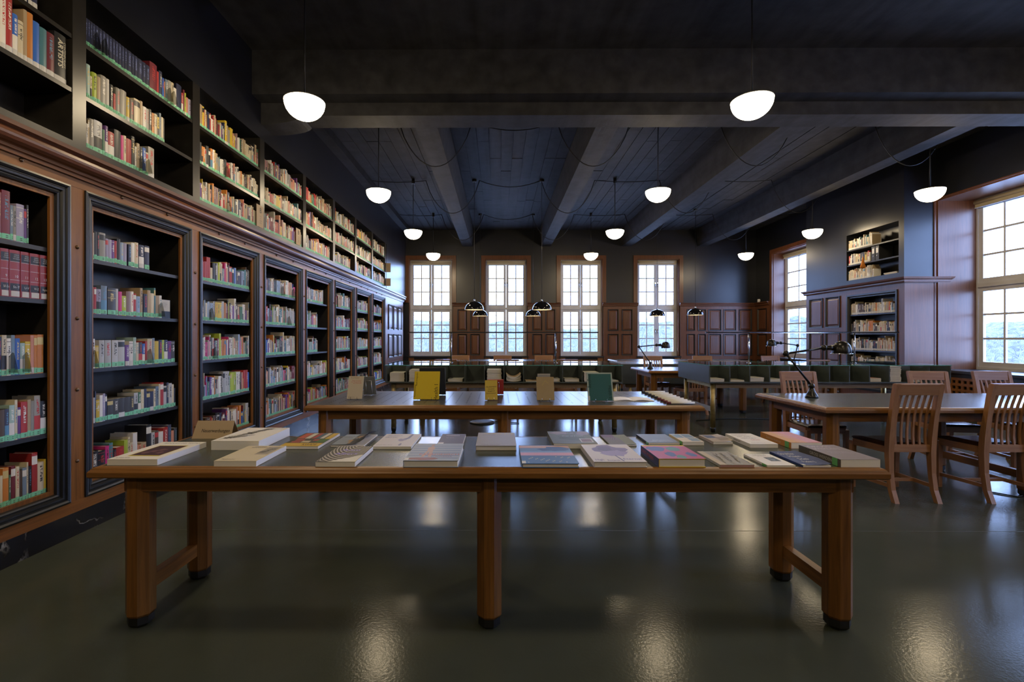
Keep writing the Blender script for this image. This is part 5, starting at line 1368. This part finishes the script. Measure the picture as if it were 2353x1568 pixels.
desk_lamp((lp(1822, 836, 9.2)[0], 9.2, ZT), lp(1833, 794, 9.2), lp(1792, 788, 9.2), 'black jointed lamp before the far right window with its head turned to the wainscot')
# =================================================================== pendant lamps
def pendant(x, y, label, z=3.70, r=.19):
    t = thing('globe_pendant', label, 'lamp', (x, y, z), 0, 'opal glass bowl pendants')
    prof = [(r * math.cos(a), -.92 * r * math.sin(a)) for a in [PI / 2 * i / 12 for i in range(12)]] + [(.0005, -.92 * r)]
    MB().lathe(prof, 36).build('glass_bowl', OPAL, t)
    MB().lathe([(.0005, .014), (r * .6, .012), (r * .98, .008), (r + .003, .004), (r + .003, -.002), (r - .002, -.002)], 36).build('metal_lid', DOMEWHITE, t)
    MB().lathe([(.045, .012), (.045, .03), (.02, .05), (.006, .07)], 16, cap=True).build('holder', BLACKMETAL, t)
    MB().tube([(0, 0, .05), (0, 0, ZC - z - .10)], .0075, 6).build('cord', CABLE, t)
    MB().lathe([(.035, ZC - z - .115), (.035, ZC - z - .001)], 12, cap=True).build('canopy', BLACKMETAL, t)
    return t
ROW = {'left': ((700, 4.73), (870, 7.62), (949.5, 10.45), (995.5, 13.3)), 'mid': ((1728, 4.73), (1512, 7.62), (1413, 10.45), (1358, 13.3)), 'right': ((2137, 7.62), (1867, 10.45), (1714, 13.3))}
NUM = ['nearest the cross beam, on the bookcase side', 'second from the cross beam', 'third from the cross beam', 'closest to the far windows']
WHERE = {'left': 'of the bookcase row', 'mid': 'of the middle row', 'right': 'of the window row'}
ORD = ['over the front table', 'just beyond the cross beam', 'over the reading tables', 'closest to the far windows']
for rname, lst in ROW.items():
    for i, (px, Y) in enumerate(lst):
        k = i + (4 - len(lst))
        pendant(atY(px, 500, Y).x, Y, 'glowing opal bowl pendant %s, %s' % (WHERE[rname], ORD[k]))
for x, y, w in ((6.8, 4.73, 'right'), (-1.9, 1.86, 'left'), (2.5, 1.86, 'mid'), (6.8, 1.86, 'right'), (-1.9, -1.0, 'left'), (2.5, -1.0, 'mid'), (6.8, -1.0, 'right'), (-1.9, -3.9, 'left'), (2.5, -3.9, 'mid'), (6.8, -3.9, 'right')):  # unseen; rear row and right lamp behind camera added to light front faces
    pendant(x, y, 'glowing opal bowl pendant %s, %s' % (WHERE[w], 'before the cross beam' if y > 4 else 'in front of the front table' if y > 0 else 'behind the camera' if y > -2 else 'nearest the back wall'))
def dome(x, y, label, z=2.0, r=.208):
    t = thing('dome_pendant', label, 'lamp', (x, y, z), 0, 'dark dome pendants')
    pr = [(r * math.cos(a), .88 * r * math.sin(a)) for a in [PI / 2 * i / 12 for i in range(12)]] + [(.0005, .88 * r)]
    MB().lathe(pr, 32).build('dome_shade', DOMEGLOSS, t)
    pi_ = [(q * .975 + .0001, zz * .975) for q, zz in pr]
    MB().lathe([(pr[0][0], 0)] + pi_, 32).build('shade_lining', DOMEWHITE, t)
    MB().sphere((0, 0, .09), .045, 14, 8).build('bulb', BULB, t)
    MB().lathe([(.02, .88 * r), (.016, .88 * r + .03), (.006, .88 * r + .05)], 12, cap=True).build('holder', CHROME, t)
    MB().tube([(0, 0, .88 * r + .04), (0, 0, ZC - z - .05)], .0045, 5).build('cord', CABLE, t)
    MB().lathe([(.05, ZC - z - .06), (.05, ZC - z - .001)], 14, cap=True).build('canopy', BLACKMETAL, t)
for px, Y, lb in ((1090, 10.5, 'dark glossy dome pendant, larger of the pair, before the first wainscot'), (1103.5, 13.4, 'dark glossy dome pendant, lower of the pair, before the first wainscot'),
                  (1245, 10.5, 'dark glossy dome pendant, larger of the pair, before the second wainscot'), (1225, 13.4, 'dark glossy dome pendant, lower of the pair, before the second wainscot'),
                  (1510, 13.4, 'dark glossy dome pendant in front of the fourth window'), (1598, 12.9, 'dark glossy dome pendant in front of the wide wainscot panels')):
    dome(atY(px, 700, Y).x, Y, lb)
# festooned ceiling cables dipping under each beam
def cable(y, label, dip=4.10):
    t = wthing('ceiling_cable', label, 'cable', (1.0, y, ZC - .02), 'ceiling cables')
    pts = []; zt = ZC - .03
    for bx in (-1.0, 1.5, 4.06, 6.48):
        m = MB(); pp = []
        for i in range(15):
            u = i / 14; x = bx - .58 + 1.16 * u
            pp.append((x, y + .03, zt - (zt - dip) * (1 - (2 * u - 1) ** 2) ** .8))
        m.tube(pp, .008, 5); m.build('cable_loop', CABLE, t)
    edge = [XL + .2, -1.58, -.42, .92, 2.08, 3.48, 4.64, 5.90, 7.06, XR]
    for a, b in ((0, 1), (2, 3), (4, 5), (6, 7), (8, 9)):
        pp = [(edge[a] + (edge[b] - edge[a]) * i / 10, y + .03, zt - .14 * (1 - (2 * i / 10 - 1) ** 2) * (1 if (a, b) == (2, 3) else .25)) for i in range(11)]
        MB().tube(pp, .008, 5).build('cable_run', CABLE, t)
cable(7.62, 'looping black ceiling cable nearest the cross beam')
cable(10.47, 'looping black ceiling cable over the middle tables')
cable(13.35, 'looping black ceiling cable nearest the far windows')
# =================================================================== floor bits
p = atZ(1108, 972, 0)
t = thing('floor_socket', 'flat round black floor socket with coiled cable under the display table', 'socket', (p.x, p.y, 0))
MB().lathe([(.20, .0), (.205, .012), (.19, .022), (.10, .026), (.0005, .026)], 28).build('disc', RUBBER, t)
MB().tube([(.19, 0, .012), (.30, .05, .012), (.42, .02, .02), (.48, -.06, .012), (.60, -.08, .010)], .008, 6).build('cable', CABLE, t)
o = MB().tube([(3.3, 8.1, .008), (3.9, 8.3, .008), (4.6, 8.25, .008), (5.2, 8.5, .008), (5.6, 8.3, .008)], .008, 6).build('floor_cable', CABLE)
tag(o, 'thin black cable lying on the floor under the right glass case', 'cable')
o = MB().tube([(4.55, 4.55, .006), (4.40, 4.35, .006), (4.50, 4.22, .006), (4.72, 4.30, .006), (5.2, 4.6, .006)], .006, 6).build('floor_cable', CABLE)
tag(o, 'thin black cable curling on the floor below the lamp table', 'cable')
# security sensor on wainscot corner
o = MB().box(0, .05, -.06, 0, 0, .09).box(.01, .04, -.09, -.06, .03, .07).build('wall_sensor', PAPERW, None, False); o.location = (XR - .16, 15.0, 2.5005)
tag(o, 'small white sensor box on top of the corner wainscot', 'sensor')

# =================================================================== outside: snow and frosted trees
SNOW = plain('snow_ground', (.45, .45, .46), .9, noise=.08, nscale=.6)
FROST = plain('frosted_bark', (.18, .185, .195), .9, noise=.35, nscale=1.5)
BARK = plain('dark_bark', (.07, .07, .072), .9, noise=.3, nscale=2.0)
g = MB().box(-120, 160, YF + 3, 260, -9.2, -9.0).build('snow_ground', SNOW, None, False); g['kind'] = 'structure'
tag(MB().box(XR + 3, 160, -60, YF + 3, -9.2, -9.0).build('snow_field', SNOW, None, False), kind='structure')
def tree_mesh(seed, height, spread, depth=6, dense=1.0):
    r = random.Random(seed); m = MB()
    def branch(p, d, L, rad, lev):
        q = p + d * L * .5 + Vector((r.uniform(-1, 1), r.uniform(-1, 1), r.uniform(-.3, .6))) * L * .05
        e = q + (d + Vector((r.uniform(-.2, .2), r.uniform(-.2, .2), r.uniform(-.05, .15)))).normalized() * L * .5
        m.tube([p, q, e], rad, 5 if lev < 2 else 3, 1 if lev < 3 else 0, True, rad * .62)
        if lev >= depth: return
        n = 3 if lev < 2 else r.choice((2, 3, 3))
        for i in range(n):
            a = r.uniform(0, 2 * PI); tl = r.uniform(.35, .85) * spread
            u = d.orthogonal().normalized(); w = d.cross(u)
            nd = (d * math.cos(tl) + (u * math.cos(a) + w * math.sin(a)) * math.sin(tl) + Vector((0, 0, .10))).normalized()
            branch(e if i else p + (e - p) * r.uniform(.6, .95), nd, L * r.uniform(.60, .82), rad * .6, lev + 1)
    branch(Vector((0, 0, 0)), Vector((0, 0, 1)), height * .30, height * .016, 0)
    o = m.build('frosted_tree', [FROST, BARK], None, False)
    return o
t_a = tree_mesh(3, 12.5, 1.0, 7); t_b = tree_mesh(11, 11.5, 1.1, 7); t_c = tree_mesh(23, 12.0, .95, 7)
PRO = [t_a, t_b, t_c]; used = set()
def tree(kind, x, y, s, rz, label, group=None):
    o = PRO[kind] if kind not in used else PRO[kind].copy()
    if kind in used: COL.objects.link(o)
    used.add(kind); o.location = (x, y, -9.0); o.scale = (s, s, s); o.rotation_euler = (0, 0, rz)
    for k in ('label', 'category', 'group'):
        if k in o: del o[k]
    return tag(o, label, 'tree', group)
tree(0, -4.6, 33, 1.10, .3, 'tall bare frosted tree just outside the first far window')
tree(1, -1.2, 38, .98, 1.0, 'bare frosted tree leaning into view behind the first far window')
tree(2, 3.2, 40, .98, 2.0, 'frosted tree filling the lower panes of the second far window')
tree(0, 8.6, 42, .95, 4.1, 'frosted tree filling the lower panes of the third far window')
tree(1, 14.5, 44, .95, 5.1, 'frosted tree filling the lower panes of the fourth far window')
tree(2, 30.0, 30, 1.12, 3.3, 'frosted tree seen through the panes of the far right window')
tree(0, 36.0, 20, 1.18, 1.9, 'bare dark-branched tree outside the large right window')
tree(1, 29.0, 23.5, 1.05, 2.6, 'bare tree with drooping twigs outside the large right window')
k = 0
for row, (yy, n) in enumerate(((52, 11), (66, 13), (84, 14))):
    for i in range(n):
        x = -26 + 66 * (i + .5 * (row % 2)) / n * (1 + .35 * row)
        tree(R.randrange(3), x + R.uniform(-1.5, 1.5), yy + R.uniform(-4, 4), R.uniform(1.06, 1.14) + .05 * row, R.uniform(0, 6.28), 'frosted tree in the snowy wood beyond the far windows', 'trees of the snowy wood')
for i in range(14):
    tree(R.randrange(3), 40 + 30 * R.random(), 4 + 44 * i / 13, R.uniform(.9, 1.05), R.uniform(0, 6.28), 'frosted tree in the snowy wood beyond the right windows', 'trees of the snowy wood')
# distant wooded hill, one bumpy slope
m = MB(); nx, ny = 120, 10; rr = random.Random(5)
hz = [[-9 + (14.6 + 1.1 * math.sin(i * .21) + .7 * math.sin(i * .57) + rr.uniform(-.7, .7)) * min(1, j / 6) for j in range(ny)] for i in range(nx)]
for i in range(nx - 1):
    for j in range(ny - 1):
        X = lambda a: -160 + 420 * a / nx; Y = lambda b: 96 + 6 * b
        m.quad([(X(i), Y(j), hz[i][j]), (X(i + 1), Y(j), hz[i + 1][j]), (X(i + 1), Y(j + 1), hz[i + 1][j + 1]), (X(i), Y(j + 1), hz[i][j + 1])])
ho = m.build('wooded_hill', plain('snowy_woodland', (.070, .073, .080), .95, noise=.75, nscale=.9), None); ho['kind'] = 'structure'
m = MB()
for i in range(nx // 2 - 1):
    for j in range(ny - 1):
        X = lambda a: -60 + 170 * a / (nx // 2); Y = lambda b: 84 + 6 * b
        m.quad([(Y(j), X(i), hz[i][j]), (Y(j), X(i + 1), hz[i + 1][j]), (Y(j + 1), X(i + 1), hz[i + 1][j + 1]), (Y(j + 1), X(i), hz[i][j + 1])])
ho = m.build('wooded_hill', MATS['snowy_woodland'], None); ho['kind'] = 'structure'
# brick corner of the building outside the far right window
def brick_mat():
    m, nt, b = new_mat('red_brick')
    tc = N(nt, 'ShaderNodeTexCoord'); mp = N(nt, 'ShaderNodeMapping'); mp.inputs['Rotation'].default_value = (PI / 2, 0, 0)
    br = N(nt, 'ShaderNodeTexBrick'); br.inputs['Scale'].default_value = 3.6
    br.inputs['Color1'].default_value = (.16, .055, .035, 1); br.inputs['Color2'].default_value = (.11, .04, .028, 1); br.inputs['Mortar'].default_value = (.22, .20, .18, 1)
    nt.links.new(tc.outputs['Object'], mp.inputs['Vector']); nt.links.new(mp.outputs[0], br.inputs['Vector']); nt.links.new(br.outputs[0], b.inputs['Base Color'])
    b.inputs['Roughness'].default_value = .85
    return m
bw = box('brick_wall', XR + .36, 9.13, YF, YF + .45, -9, 6, brick_mat()); bw['kind'] = 'structure'
